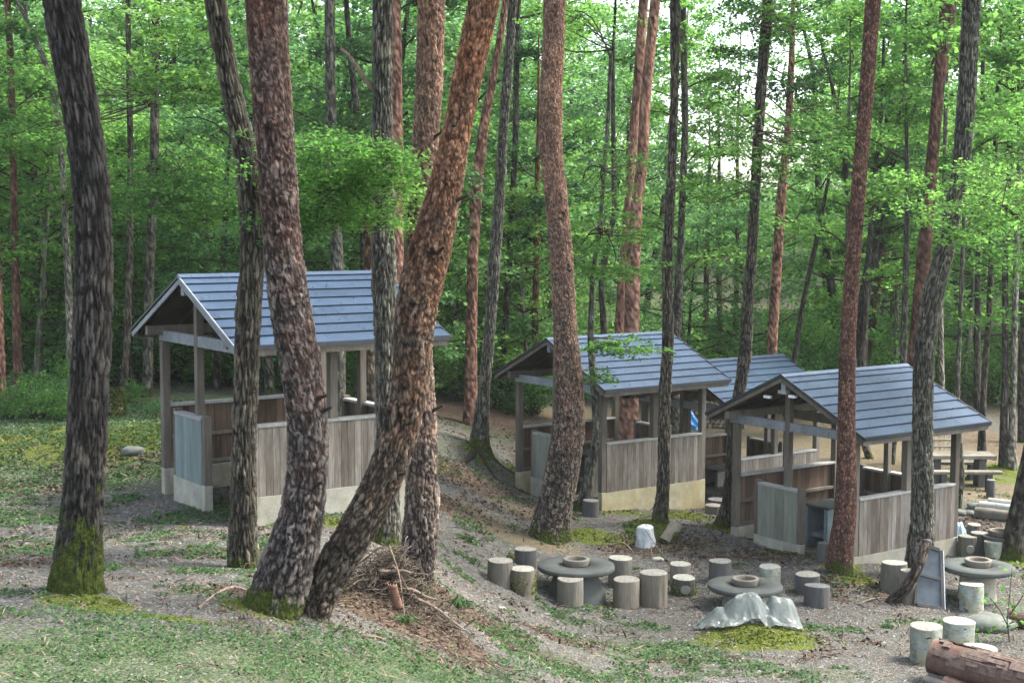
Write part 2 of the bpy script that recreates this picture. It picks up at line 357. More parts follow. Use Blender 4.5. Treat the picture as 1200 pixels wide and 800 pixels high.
M['leaf_bright'] = leaf_mat('bright_broad_leaf', (.050, .125, .034), (.110, .225, .058), (.215, .35, .105), .62)  # brighter greens; on the grey oak's sprays they make up for shade
M['leaf_cool'] = leaf_mat('cool_broad_leaf', (.036, .096, .044), (.080, .172, .072), (.165, .29, .125), .62)
M['needle'] = leaf_mat('pine_needle', (.014, .045, .018), (.035, .085, .034), (.075, .14, .06), .3)
M['twig'] = simple_mat('twig_bark', (.035, .028, .022), .9, 0, .1, .5, 30)
M['stick'] = simple_mat('dry_stick', (.17, .13, .10), .9, 0, .1, .5, 20)
M['grass'] = leaf_mat('clover_leaf', (.030, .066, .026), (.070, .125, .046), (.15, .215, .11), .3, 2.5)
M['mossleaf'] = leaf_mat('moss_leaf', (.035, .050, .010), (.085, .110, .015), (.18, .205, .035), .3, 3)
M['litter'] = simple_mat('dead_leaf', (.082, .058, .042), .9, 0, .1, .6, 8)
M['pebble'] = simple_mat('grey_pebble', (.17, .165, .165), .9, 0, .2, .6, 9)
M['ground'] = ground_mat()
M['board'] = wood_mat('weathered_board', (.045, .035, .027), (.135, .117, .096), (.32, .30, .27), stain=.65)
M['board_green'] = wood_mat('grey_green_board', (.075, .08, .062), (.155, .165, .13), (.25, .26, .22), stain=.25)
M['board_blue'] = wood_mat('blue_grey_board', (.075, .10, .095), (.14, .175, .165), (.22, .265, .255), stain=.25)
M['inner'] = wood_mat('brown_inner_board', (.030, .020, .013), (.095, .062, .042), (.19, .14, .10), stain=.5)
M['post'] = wood_mat('grey_post', (.050, .043, .034), (.115, .10, .08), (.24, .22, .185), stain=.3)
M['rail'] = wood_mat('silvered_rail', (.14, .14, .125), (.26, .26, .24), (.42, .43, .41), vert=False, stain=.2)
M['beam'] = wood_mat('pale_beam', (.09, .10, .105), (.18, .195, .205), (.31, .33, .345), vert=False, stain=.2)
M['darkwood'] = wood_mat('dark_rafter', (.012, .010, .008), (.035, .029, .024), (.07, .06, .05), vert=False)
M['conc'] = concrete_mat('old_concrete', (.31, .305, .26), .5); M['conc_y'] = concrete_mat('yellowed_concrete', (.38, .35, .24), .8, .3)
M['conc_b'] = concrete_mat('bluish_concrete', (.25, .31, .33), .1, .35); M['stone'] = concrete_mat('dark_stone', (.075, .083, .078), .1, .6)
M['stone_l'] = concrete_mat('worn_ring_stone', (.17, .155, .13), .2, .5); M['roof'] = roof_mat(); M['trim'] = simple_mat('dark_trim', (.025, .030, .036), .45, .3, .5)
M['white'] = simple_mat('white_trim', (.62, .65, .68), .5); M['lampw'] = simple_mat('white_fitting', (.8, .82, .82), .4)
M['cable'] = simple_mat('black_cable', (.015, .015, .015), .6)
M['tarp'] = plastic_mat('pale_vinyl', (.27, .305, .28), .4, .72, .28); M['bag'] = plastic_mat('white_plastic', (.62, .67, .70), .35, 1., .35)
M['bluebag'] = plastic_mat('pale_blue_plastic', (.45, .62, .72), .3, 1., .35); M['blue'] = simple_mat('blue_plastic', (.05, .28, .62), .35, 0, .5, .15)
M['bluestripe'] = simple_mat('pale_blue_stripe', (.45, .62, .78), .35, 0, .5, .1)
M['log'] = wood_mat('grey_log_side', (.052, .047, .037), (.135, .125, .10), (.26, .25, .21), stain=.5)
M['log_br'] = wood_mat('brown_log_side', (.06, .05, .038), (.16, .14, .105), (.30, .27, .22), stain=.5)
M['log_dk'] = wood_mat('dark_log_side', (.030, .028, .026), (.075, .073, .070), (.13, .13, .125), stain=.4)
M['birch'] = wood_mat('birch_side', (.11, .11, .075), (.30, .315, .26), (.46, .48, .43), stain=.35, blue=(.33, .30, .16))
def birch_mat():
    m, nt, out = newmat('birch_bark'); g = NT(nt); rest = g.attr('rest').outputs['Vector']; tone = g.attr('tone').outputs['Fac']
    n = g.noise(g.mapping(rest, (1, 1, .6)), 7, 5, .7); col = g.ramp(n, [(.3, (.12, .125, .085)), (.5, (.24, .25, .195)), (.7, (.37, .385, .34))])
    col = g.mix(g.ramp(g.noise(rest, 3.5, 4, .6), [(.5, 0.), (.7, .7)]), col, (.30, .26, .12)); col = g.mix(g.ramp(g.noise(g.mapping(rest, (1, 1, 1), (3, 3, 3)), 5, 4, .6), [(.52, 0.), (.7, .6)]), col, (.26, .36, .36))
    col = g.mix(g.ramp(g.noise(g.mapping(rest, (1, 1, 7)), 11, 3, .6), [(.60, 0.), (.68, .85)]), col, (.05, .045, .035)); col = g.mix(g.ramp(g.noise(g.mapping(rest, (1, 1, 2.2), (9, 1, 5)), 6, 2, .5), [(.68, 0.), (.71, .95)]), col, (.03, .025, .03))
    g.pbsdf(out, col, .8, g.bump(n, .4, .01), spec=.2); return m
M['birch'] = birch_mat(); M['cut'] = cut_mat('sawn_top', (.19, .18, .155)); M['cut_p'] = cut_mat('pale_sawn_top', (.26, .255, .215)); M['cut_d'] = cut_mat('dark_sawn_top', (.12, .12, .12))
M['mossy'] = simple_mat('thick_moss', (.085, .11, .012), .95, 0, .1, .6, 30, .8)
M['redlog'] = wood_mat('stripped_red_log', (.028, .016, .012), (.085, .048, .036), (.18, .118, .095), vert=False, stain=.4)
M['redbark'] = bark_mat('flaking_log_bark', (.025, .018, .014), (.16, .12, .10), (.34, .28, .25), 'pine', -1)
M['rock'] = concrete_mat('field_stone', (.13, .14, .125), .1, .7)

# ------------------------------------------------------------------ ground sheet
def pg(px, py): return hit(px, py)[:2]
def lines(segs):
    out = []
    for a, b, s in segs: out += list(np.arange(a, b, s))
    return np.array(out)
xs = lines([(-220, -60, 8), (-60, -16, 1.5), (-16, -9, .4), (-9, 13, .1), (13, 20, .4), (20, 60, 1.5), (60, 221, 8)])
ys = lines([(-60, 2, 3), (2, 8, .3), (8, 34, .1), (34, 50, .2), (50, 80, .8), (80, 140, 3), (140, 261, 8)])
GX, GY = np.meshgrid(xs, ys); gx = GX.ravel(); gy = GY.ravel(); gzv = terr(gx, gy)
mask = np.zeros((len(gx), 4), np.float32)
def blob(ch, x, y, rx, ry, amt, rot=0):
    c, s = math.cos(rot), math.sin(rot); dx = gx - x; dy = gy - y; a = (dx * c + dy * s) / rx; b = (-dx * s + dy * c) / ry
    mask[:, ch] = np.maximum(mask[:, ch], amt * np.exp(-(a * a + b * b) ** 1.4))
def pblob(ch, px, py, rx, ry, amt): x, y = pg(px, py); blob(ch, x, y, rx, ry, amt)
G, MS, LT, SD = 0, 1, 2, 3
for a in [(60, 770, 1.6, 1.6, .62), (200, 770, 1.5, 1.4, .66), (360, 785, 1.4, 1.6, .7), (100, 790, 3, 1.5, .62), (500, 790, 1.2, 2.0, .62), (650, 780, 1.5, 1.3, .6), (780, 765, 1.6, 1.4, .62), (950, 790, 1.4, .8, .5), (720, 735, 1.3, .6, .45),
          (30, 600, 1.6, 1.6, .7), (50, 640, 1.0, .8, .6), (250, 640, .9, 1.2, .48), (200, 610, .8, 1.1, .42), (110, 520, 5, 4, .75), (20, 530, 3, 3, .6), (230, 670, .8, .4, .5), (600, 640, .6, .4, .35), (90, 480, 9, 5, .9),
          (1080, 700, .5, .3, .6), (950, 735, .6, .4, .5), (560, 505, 2.5, 1.5, .5), (400, 610, 1.2, .6, .8), (545, 632, .3, .3, .8), (270, 600, .5, .5, .6), (1150, 560, 2, 1.2, .5), (1060, 730, .8, .25, .5), (470, 745, 1.2, .5, .2)]: pblob(G, *a)
for a in [(885, 748, 1.05, .55, 1.), (690, 628, .6, .45, .95), (760, 617, .6, .45, .95), (720, 600, 1.1, .35, .8), (800, 604, .8, .4, .75), (848, 622, .5, .5, .95), (985, 665, .45, .45, .95), (100, 705, .5, .25, 1.), (300, 712, .5, .3, .7), (380, 612, 1.2, .35, .9),
          (160, 507, 2.6, 1.6, .95), (80, 512, 3.5, 1.6, .8), (20, 520, 2, 1.4, .6), (1183, 655, .5, .4, .8), (1183, 552, 1.0, .8, .9), (1150, 560, 1.3, .5, .8), (610, 655, .3, .2, .8), (915, 648, .45, .2, .8), (240, 590, .5, .4, .7), (560, 533, .6, .5, .7), (520, 550, .5, .5, .5), (1000, 675, .5, .35, .9),
          (700, 575, 1.5, 1, .3), (600, 550, .4, .4, .6), (720, 632, 1.0, .4, .6), (820, 640, 1.0, .4, .45), (230, 560, .7, .4, .6), (160, 720, .8, .15, .8)]: pblob(MS, *a)
for a in [(560, 730, 1.3, .9, .85), (470, 720, 1.2, .7, .9), (650, 745, .8, .6, .7), (770, 640, 1.6, .7, .75), (540, 560, 2.4, 1.6, .6), (520, 590, .8, .8, .6), (250, 690, .8, .5, .6), (860, 650, 1.5, .5, .6), (960, 690, .8, .5, .6), (640, 545, 1.5, 2, .6),
          (30, 575, 2, .6, .6), (150, 545, 2.5, .5, .7), (1050, 690, 1.3, .7, .55), (1130, 620, 2, 1.5, .5), (580, 490, 4, 4, .7), (1190, 520, 4, 6, .5), (230, 630, .9, .5, .35), (10, 660, .8, .6, .5)]: pblob(LT, *a)
for a in [(560, 608, 2.2, .8, .9), (620, 600, 1.4, .6, .7), (1050, 520, 7, 6, .9), (900, 510, 6, 5, .9), (1150, 575, 3, 2, .85), (990, 540, 4, 3, .9), (740, 500, 4, 4, .8), (560, 575, 1.2, .5, .55), (470, 620, .6, .4, .4)]: pblob(SD, *a)
farm = np.clip((gy - 40) / 12, 0, 1); mask[:, 2] = np.maximum(mask[:, 2], farm * .75); mask[:, 0] = np.maximum(mask[:, 0], farm * .5)
mask[:, 0] = np.maximum(mask[:, 0], np.clip((np.abs(gx) - 14) / 10, 0, .7))
nx, ny = len(xs), len(ys); idx = np.arange(nx * ny).reshape(ny, nx)
Fq = np.stack([idx[:-1, :-1].ravel(), idx[:-1, 1:].ravel(), idx[1:, 1:].ravel(), idx[1:, :-1].ravel()], 1)
gr = raw_mesh('ground', np.stack([gx, gy, gzv], 1), Fq, M['ground'], None, True, attrs={'mask': ('FLOAT_COLOR', mask)})
gr['kind'] = 'structure'
def mask_at(X, Y):
    i = np.clip(np.searchsorted(xs, X) - 1, 0, nx - 1); j = np.clip(np.searchsorted(ys, Y) - 1, 0, ny - 1)
    return mask[j * nx + i]

# ------------------------------------------------------------------ leaves
def leaf_quads(P, size, up=.55, aspect=.62, rg=rng, dirs=None, fold=False):
    n = len(P); nrm = rg.normal(size=(n, 3)) * up + np.array([0, 0, 1.]); nrm /= np.linalg.norm(nrm, axis=1)[:, None]
    t = rg.normal(size=(n, 3)) if dirs is None else dirs + rg.normal(size=(n, 3)) * .4
    t -= (t * nrm).sum(1)[:, None] * nrm; t /= np.linalg.norm(t, axis=1)[:, None]; b = np.cross(nrm, t)
    s = (size * rg.uniform(.5, 1.5, n))[:, None]
    V = np.stack([P - t * s * .5, P + b * s * aspect * .5 + t * s * .05, P + t * s * .5 - nrm * s * .12, P - b * s * aspect * .5 + t * s * .05], 1).reshape(-1, 3)
    return V, np.arange(4 * n).reshape(n, 4)
def disc(n, r, rg=rng):
    a = rg.uniform(0, 2 * math.pi, n); q = r * np.sqrt(rg.uniform(0, 1, n)); return np.stack([q * np.cos(a), q * np.sin(a)], 1)
def spray_points(c, r, n, thick, rg=rng, tilt=.18):
    d = disc(n, r, rg); tx, ty = rg.normal(0, tilt, 2)
    # twig structure: pull leaves toward a few rays so that gaps show
    k = rg.integers(5, 9); ang = np.sort(rg.uniform(0, 2 * math.pi, k)); a = np.arctan2(d[:, 1], d[:, 0]); rr = np.hypot(d[:, 0], d[:, 1])
    near = ang[np.argmin(np.abs(np.angle(np.exp(1j * (a[:, None] - ang[None])))), axis=1)]
    da = np.angle(np.exp(1j * (near - a))); a = a + da * .55
    x = rr * np.cos(a); y = rr * np.sin(a)
    z = x * tx + y * ty + rg.normal(0, thick, n) - .10 * rr * rr / max(r, .1)
    return np.stack([x, y, z], 1) + np.asarray(c)
def limb_tube(mb, p0, p1, r0, r1, sag=.0, n=5, seg=5, rg=rng, wob=.06):
    p0 = np.asarray(p0, float); p1 = np.asarray(p1, float); L = np.linalg.norm(p1 - p0)
    pts = []; k1 = rg.normal(0, wob * L, 3); k2 = rg.normal(0, wob * L * .5, 3)
    for i in range(seg + 1):
        t = i / seg; pts.append(p0 + (p1 - p0) * t + k1 * math.sin(math.pi * t) + k2 * math.sin(2 * math.pi * t) + np.array([0, 0, sag * L * math.sin(math.pi * t)]))
    mb.tube(pts, [r0 + (r1 - r0) * i / seg for i in range(seg + 1)], n, False); return pts

# ------------------------------------------------------------------ trunks
def trunk_mesh(name, C3, Rd, mat, parent, kind='oak', seg=24, ds=.12, hires_to=None, seed=0, amp=1., flare=.25, lobes=4, knots=0):
    """C3 base->top centre points (world), Rd radii."""
    C3 = np.asarray(C3, float); Rd = np.asarray(Rd, float)
    s = np.concatenate([[0], np.cumsum(np.linalg.norm(np.diff(C3, axis=0), axis=1))])
    if hires_to is None: S = np.arange(0, s[-1], ds)
    else: S = np.concatenate([np.arange(0, min(hires_to, s[-1]), ds), np.arange(min(hires_to, s[-1]), s[-1], .25)])
    # smooth interpolation of the centre line
    def interp(v):
        dense = np.interp(np.arange(0, s[-1] + .05, .05), s, v); k = 9; pad = np.concatenate([np.full(k, dense[0]), dense, np.full(k, dense[-1])])
        # keep ends anchored by odd reflection
        pad[:k] = 2 * dense[0] - dense[1:k + 1][::-1] if len(dense) > k else dense[0]; pad[-k:] = 2 * dense[-1] - dense[-k - 1:-1][::-1] if len(dense) > k else dense[-1]
        w = np.hanning(2 * k + 1); w /= w.sum(); sm = np.convolve(pad, w, 'valid'); return np.interp(S, np.arange(0, s[-1] + .05, .05)[:len(sm)], sm)
    C = np.stack([interp(C3[:, i]) for i in range(3)], 1); Rr = interp(Rd)
    T = np.gradient(C, axis=0); T /= np.linalg.norm(T, axis=1)[:, None] + 1e-9
    a = np.cross(T, np.array([0, 1., 0])); a /= np.linalg.norm(a, axis=1)[:, None]; b = np.cross(a, T)
    th = np.arange(seg) / seg * 2 * math.pi; ns = len(S)
    ct, st = np.cos(th), np.sin(th)
    TH = np.tile(th, ns); SS = np.repeat(S, seg); RR = np.repeat(Rr, seg)
    rest = np.stack([RR * np.cos(TH), RR * np.sin(TH), SS], 1)
    so = seed * 3.7
    big = fbm(rest * np.array([5, 5, 1.6]) + so, 3, seed)
    if kind == 'oak':
        wv = fbm(rest * np.array([9, 9, 3.5]) + so, 3, seed + 9); w = rest + .022 * np.stack([wv, -wv, wv * 0], 1)
        f1, f2, cid = voro(w * np.array([32, 32, 4.2]) + so, seed + 1); e = np.clip((f2 - f1) * 2.6, 0, 1) ** .8
        n2 = 1 - np.abs(vnoise(w * np.array([52, 52, 9]) + so, seed + 2)) * 2
        crack = np.clip(e * (.62 + .38 * cid) + .22 * n2, 0, 1.2); A = .034
    elif kind == 'pine':
        wv = np.stack([fbm(rest * np.array([14, 14, 7]) + so + 7 * t, 3, seed + t) for t in range(3)], 1)
        f1, f2, cid = voro(rest * np.array([24, 24, 6.5]) + so + wv * np.array([1.1, 1.1, .9]), seed); e1 = np.clip((f2 - f1) * 3., 0, 1) * (.5 + .5 * cid)
        g1, g2, c2 = voro(rest * np.array([36, 36, 20]) + so + wv * 1.8, seed + 5); e2 = np.clip((g2 - g1) * 2.6, 0, 1) * (.3 + .7 * c2)
        up_ = np.clip((SS - 1.2) / 3.0 + .8 * big, 0, 1)
        cid = cid * (1 - .6 * up_) + c2 * .6 * up_; crack = np.clip(e1 * (1 - up_ * .55) + e2 * (.35 + up_ * .45) + .15 * fbm(rest * 40, 2, seed), 0, 1.2); A = .030 - .010 * up_
    else:
        f1, f2, cid = voro(rest * np.array([30, 30, 14]) + so + .8 * big[:, None], seed); e = np.clip((f2 - f1) * 3, 0, 1)
        crack = np.clip(e * (.4 + .6 * cid), 0, 1.); A = .012
    A *= amp * (1. if seg > 30 else .3)
    lob = np.cos(TH * lobes + seed) * .5 + .5 + .5 * np.cos(TH * (lobes - 1) + seed * 2.3)
    fl = 1 + flare * np.exp(-SS / .22) * (0.35 + lob)
    rad = RR * fl * (1 + .05 * big) + A * (crack - .6)
    crk = crack.copy()
    for k in range(knots):
        ts = R_(-90 + 100 * (_h(np.array([k]), np.array([seed]), np.array([3]))[0] - .5)); zs = .8 + (hires_to or 5) * _h(np.array([k]), np.array([seed]), np.array([7]))[0]
        # front of the ring faces -Y (towards the camera side)
        dth = np.abs(np.angle(np.exp(1j * (TH - ts)))) * RR; d2 = dth ** 2 + ((SS - zs) * .8) ** 2
        rad += .022 * np.exp(-d2 / .06 ** 2) - .05 * np.exp(-d2 / .022 ** 2); crk -= .8 * np.exp(-d2 / .03 ** 2)
    V = np.repeat(C, seg, 0) + rad[:, None] * (np.repeat(a, seg, 0) * np.tile(ct, ns)[:, None] + np.repeat(b, seg, 0) * np.tile(st, ns)[:, None])
    i0 = np.arange(ns - 1)[:, None] * seg; k = np.arange(seg)[None]; k2 = (k + 1) % seg
    Fq = np.stack([i0 + k, i0 + k2, i0 + seg + k2, i0 + seg + k], 2).reshape(-1, 4)
    return raw_mesh(name, V, Fq, mat, parent, True, attrs={'rest': ('FLOAT_VECTOR', rest), 'crack': ('FLOAT', crk), 'plate': ('FLOAT', cid)}), C, Rr, S

def crown_on(parent, top_pts, r0, leafm, n_limb=9, R=2.6, leaf=.12, per=170, z0=0., twigm=None, spr=(3, 5), seed=1, sr=.75, thick=.07, rise=.35):
    """limbs and leaf sprays around the upper stem given by points top_pts (world)."""
    rg = np.random.default_rng(seed); mb = MB(); P = []
    top_pts = np.asarray(top_pts); n = len(top_pts)
    for k in range(n_limb):
        t = (k + .5) / n_limb; p = top_pts[min(n - 1, int(t * n))]; az = k * 2.4 + rg.uniform(-.5, .5)
        Lk = R * (1 - .6 * t) * rg.uniform(.75, 1.2); e = p + np.array([math.cos(az) * Lk, math.sin(az) * Lk, rise * Lk + rg.uniform(-.2, .3)])
        pts = limb_tube(mb, p, e, r0 * (.45 - .25 * t), .012, .03, 5, 6, rg)
        for j in range(rg.integers(*spr) + 1):
            u = rg.uniform(.35, 1.); c = np.array(pts[min(6, int(u * 6))]) + np.append(disc(1, .55 * sr, rg)[0], rg.uniform(-.1, .25))
            limb_tube(mb, pts[max(0, min(6, int(u * 6) - 1))], c, .012, .005, 0, 3, 3, rg)
            P.append(spray_points(c, sr * rg.uniform(.7, 1.25), per, thick, rg))
    P = np.concatenate(P); V, Fq = leaf_quads(P, leaf, rg=rg)
    mb.build('branches', twigm or M['twig'], parent)
    return raw_mesh('crown', V, Fq, leafm, parent)

def pix_tree(name, label, cat, pts, mat, kind='oak', Y=None, group=None, hires=False, H=15., leafm=None, seed=0, crown=True, flare=.25, crownR=2.6, knots=0, leaf=.15, bury=.25, n_limb=8, per=95, z_crown=None, leanY=0.):
    """pts: [(px,py,w)] base first, up to the top of the picture; the foot stands on the ground."""
    bx, by, bw = pts[0]
    if Y is None: y0_ = hit(bx, by)[1]; Y = y0_ + bw / 2 * y0_ / F * .6
    C3 = []; Rd = []
    for i, (px, py, w) in enumerate(pts):
        j0 = max(0, i - 1); j1 = min(len(pts) - 1, i + 1); dx = pts[j1][0] - pts[j0][0]; dy = pts[j1][1] - pts[j0][1]
        c = abs(dy) / max(1e-6, math.hypot(dx, dy)); yy = Y + leanY * (by - py) / 700.
        C3.append(at(px, py, yy)); Rd.append(w / 2 * c * yy / F)
    foot = C3[0].copy(); g0 = gz(foot[0], foot[1]);
    if foot[2] > g0 - .05: C3.insert(0, np.array([foot[0], foot[1], g0 - bury])); Rd.insert(0, Rd[0])
    else: C3[0][2] = g0 - bury
    nvis = len(C3)
    # carry the stem on above the frame
    d = C3[-1] - C3[-2]; d /= np.linalg.norm(d); p = C3[-1].copy(); r = Rd[-1]; g0 = gz(foot[0], foot[1]); rg = np.random.default_rng(seed + 50)
    vis_len = np.linalg.norm(np.diff(np.array(C3), axis=0), axis=1).sum()
    while p[2] < g0 + H:
        d = d * .88 + np.array([0, 0, .12]) + rg.normal(0, .02, 3); d /= np.linalg.norm(d); p = p + d * .6; r = max(.025, r - Rd[nvis - 1] * .6 / max(1, g0 + H - C3[nvis - 1][2] + 1)); C3.append(p.copy()); Rd.append(r)
    root = empty(name, (foot[0], foot[1], g0), label, cat, group)
    tr, C, Rr, S = trunk_mesh('trunk', C3, Rd, mat, root, kind, 96 if hires else 20, .016 if hires else .09, vis_len + .2, seed, 1. if hires else .8, flare, knots=knots)
    if kind != 'oak' and hires:
        rs = np.random.default_rng(seed + 900)
        for q in range(rs.integers(3, 7)):
            i_ = int(len(C) * rs.uniform(.2, .75)); th_ = rs.uniform(-2.6, -.5) ; dd = np.array([math.cos(th_), math.sin(th_), rs.uniform(.1, .6)]); r_ = Rr[i_]
            MB().tube([C[i_] + dd * r_ * .7, C[i_] + dd * (r_ + rs.uniform(.02, .05)), C[i_] + dd * (r_ + rs.uniform(.06, .16))], [.03, .018, .012], 7).build('branch_stub', M['twig'], root)
    if crown:
        zc = z_crown if z_crown is not None else g0 + H * .45
        zc = max(zc, C3[nvis - 1][2] + .2) if z_crown is None else zc
        top = C[C[:, 2] > zc]
        if len(top) < 4: top = C[-8:]
        crown_on(root, top, Rd[nvis - 1], leafm or M['leaf'], n_limb, crownR, leaf, per, seed=seed + 3)
    return root, C, Rr
def Y_of(px, py): return hit(px, py)[1]

# ================================================================== near trees (foot first, then up the stem, pixels of the photograph -> world)
def near(name, label, pts, mat, **k): return pix_tree(name, label, 'tree', pts, M[mat], **k)
near('oak_tree', 'dark furrowed oak with thick green moss at its foot, leftmost big trunk',
     [(86, 695, 66), (92, 650, 56), (97, 600, 48), (102, 500, 45), (108, 400, 44), (111, 300, 42), (106, 200, 40), (93, 120, 40), (82, 60, 42), (70, -10, 43)], 'oak', hires=True, seed=1, H=13, knots=0, flare=.15, leafm=M['leaf'])
near('oak_tree', 'slender brown barked oak just left of the thick plated pine',
     [(285, 665, 36), (285, 610, 31), (286, 510, 28), (289, 430, 27), (291, 370, 30), (296, 300, 26), (294, 250, 25), (288, 180, 26), (270, 100, 22), (260, 50, 23), (251, -10, 25)], 'oak_brown', hires=True, seed=2, H=13, flare=.2, knots=2)
near('pine_tree', 'thick pine with grey reddish plated bark, bowing to the right',
     [(312, 718, 86), (327, 690, 72), (341, 650, 66), (353, 610, 54), (360, 560, 47), (362, 520, 47), (358, 460, 48), (347, 400, 50), (335, 330, 48), (328, 250, 45), (322, 150, 44), (316, 80, 47), (311, -10, 50)], 'pine_grey', kind='pine', hires=True, seed=3, H=16, knots=3, flare=.12)
near('pine_tree', 'orange barked pine leaning hard to the right from a curved foot beside the brush pile',
     [(362, 722, 46), (372, 700, 48), (400, 650, 52), (431, 600, 50), (455, 550, 47), (471, 500, 44), (482, 450, 44), (484, 400, 46), (488, 350, 52), (503, 300, 53), (515, 250, 42), (526, 200, 38), (536, 150, 32), (546, 100, 36), (557, 50, 36), (570, -10, 38)], 'pine_orange', kind='pine', hires=True, seed=4, H=15, knots=3, flare=.05)
near('pine_tree', 'upright pine with pinkish upper stem crossing behind the leaning orange pine',
     [(482, 693, 46), (491, 650, 46), (495, 600, 41), (494, 500, 36), (490, 400, 32), (488, 300, 27), (495, 220, 30), (503, 100, 32), (506, -10, 32)], 'pine_pink', kind='pine', hires=True, seed=5, H=16, knots=1, flare=.1)
t6, C6, _ = near('oak_tree', 'straight grey green oak with a broken side branch behind the leaning pine',
     [(450, 640, 44), (453, 600, 32), (453, 500, 25), (452, 400, 26), (450, 320, 28), (448, 150, 23), (448, 60, 22), (449, -10, 23)], 'oak_grey', hires=True, seed=6, H=14, flare=.35)
near('pine_tree', 'big upright pine with a flaring foot in front of the middle shelter',
     [(641, 634, 54), (648, 600, 43), (659, 550, 42), (667, 500, 38), (667, 450, 34), (662, 380, 28), (658, 300, 27), (651, 225, 27), (645, 170, 27), (646, 100, 26), (649, 50, 25), (650, -10, 26)], 'pine_pink', kind='pine', hires=True, seed=7, H=18, knots=7, flare=.2, n_limb=5, crownR=1.8)  # crown above the frame thinned so the middle roof reflects sky
t10, C10, _ = near('young_tree', 'thin mossy footed trunk close behind the big reddish pine at the middle shelter',
     [(683, 600, 20), (690, 560, 13), (700, 510, 10), (697, 460, 10), (692, 400, 8), (694, 330, 6), (704, 250, 5), (712, 150, 5), (716, 60, 4)], 'oak_grey', seed=8, H=9, crown=False, flare=.4)
near('oak_tree', 'slim grey brown trunk on a moss mound in front of the middle shelter wall',
     [(772, 612, 20), (776, 590, 16), (778, 550, 14), (778, 475, 14), (783, 400, 13), (782, 300, 12), (787, 200, 10), (791, 100, 9), (791, -10, 12)], 'oak_brown', hires=True, seed=9, H=14, flare=.5, n_limb=4, crownR=1.6)  # sparse unseen crown, shaped to leave sky for the middle roof's reflection
t13, C13, _ = near('oak_tree', 'dark slim trunk with a mossy foot between the middle and the front right shelter',
     [(847, 617, 22), (852, 590, 11), (857, 520, 10), (866, 460, 13), (873, 420, 15), (877, 350, 12), (882, 280, 11), (886, 200, 11), (892, 100, 12), (901, -10, 12)], 'oak_brown', hires=True, seed=10, H=13, flare=.4)
near('red_pine', 'straight red brown pine standing against the left corner of the front right shelter',
     [(984, 650, 32), (990, 610, 27), (992, 560, 24), (992, 500, 21), (993, 400, 19), (1000, 300, 18), (1008, 200, 17), (1016, 100, 17), (1024, -10, 18)], 'pine_red', kind='fine', Y=24.45, hires=True, seed=11, H=17, flare=.15)
near('red_pine', 'reddish pine leaning right behind the front right shelter roof',
     [(1066, 560, 20), (1068, 450, 18), (1074, 400, 17), (1081, 320, 17), (1088, 240, 15), (1093, 180, 14), (1100, 100, 14), (1110, 20, 18), (1112, -10, 19)], 'pine_red', kind='fine', Y=35.5, seed=12, H=17, flare=.1)
near('oak_tree', 'grey furrowed oak in front of the right shelter wall beside the leaning frame',
     [(1078, 655, 34), (1081, 610, 26), (1081, 500, 23), (1083, 410, 23), (1093, 345, 25), (1106, 300, 21), (1118, 240, 20), (1126, 200, 20), (1134, 100, 20), (1139, -10, 20)], 'oak_grey', Y=24.75, hires=True, seed=13, H=15, flare=.25)
t17, C17, _ = near('oak_tree', 'mossy footed oak at the right edge, leaning out of the picture',
     [(1186, 655, 30), (1191, 620, 26), (1200, 575, 24), (1212, 520, 23), (1226, 440, 22), (1240, 330, 22), (1250, 200, 20), (1256, 60, 20)], 'oak_brown', seed=14, H=12, flare=.5, z_crown=5.)
t9, C9, _ = near('oak_tree', 'grey trunk on a rooty bank between the left and the middle shelter',
     [(560, 527, 28), (563, 500, 19), (567, 460, 14), (573, 400, 12), (580, 300, 14), (584, 250, 12), (590, 150, 11), (596, 70, 10), (602, -10, 10)], 'oak_grey', hires=True, seed=15, H=15, flare=.5, n_limb=14, crownR=3.2)  # unseen crown made denser to cut the left roof's sky reflection
near('red_pine', 'pinkish pine on the bank, just left behind the grey trunk with roots',
     [(551, 498, 20), (552, 460, 15), (552, 400, 14), (554, 300, 13), (560, 200, 14), (570, 130, 11), (582, 70, 9), (590, 20, 8), (594, -10, 8)], 'pine_salmon', kind='fine', seed=16, H=17, flare=.2)
near('red_pine', 'left one of two close salmon barked pines rising behind the middle shelter roof',
     [(723, 530, 18), (725, 450, 14), (726, 390, 12), (730, 320, 11), (737, 230, 10), (742, 160, 11), (748, 100, 12), (752, 30, 11), (755, -10, 11)], 'pine_salmon', kind='pine', Y=38., seed=17, H=18, flare=.15, n_limb=4, crownR=1.6)  # unseen crown kept thin, out of the middle roof's reflected sky
near('red_pine', 'right one of two close salmon barked pines rising behind the middle shelter roof',
     [(735, 535, 26), (737, 460, 23), (740, 390, 18), (742, 300, 17), (746, 240, 14), (753, 190, 13), (756, 120, 13), (762, 60, 12), (769, -10, 12)], 'pine_salmon', kind='pine', Y=37., seed=18, H=18, flare=.15, knots=3, n_limb=4, crownR=1.6)  # thin unseen crown here too, for the roof's sky reflection
# roots of the tree on the bank
for i, (a, b, c, d_) in enumerate([((566, 528), (585, 545), (606, 556), .05), ((556, 530), (530, 540), (505, 545), .05), ((562, 532), (578, 552), (596, 575), .045), ((552, 532), (528, 552), (508, 566), .035)]):
    q = [hit(*a), hit(*b), hit(*c)]; pts = []
    for t in np.linspace(0, 1, 14):
        p = (1 - t) ** 2 * q[0] + 2 * t * (1 - t) * q[1] + t * t * q[2]; p = p + np.array([0, 0, 0]); p[2] = gz(p[0], p[1]) - .01 + .012 * math.sin(t * 9 + i); pts.append(p)
    MB().tube(pts, [d_ * 1.5 * (1 - .75 * t) + .008 for t in np.linspace(0, 1, 14)], 8).build('root', M['twig'], t9, True)
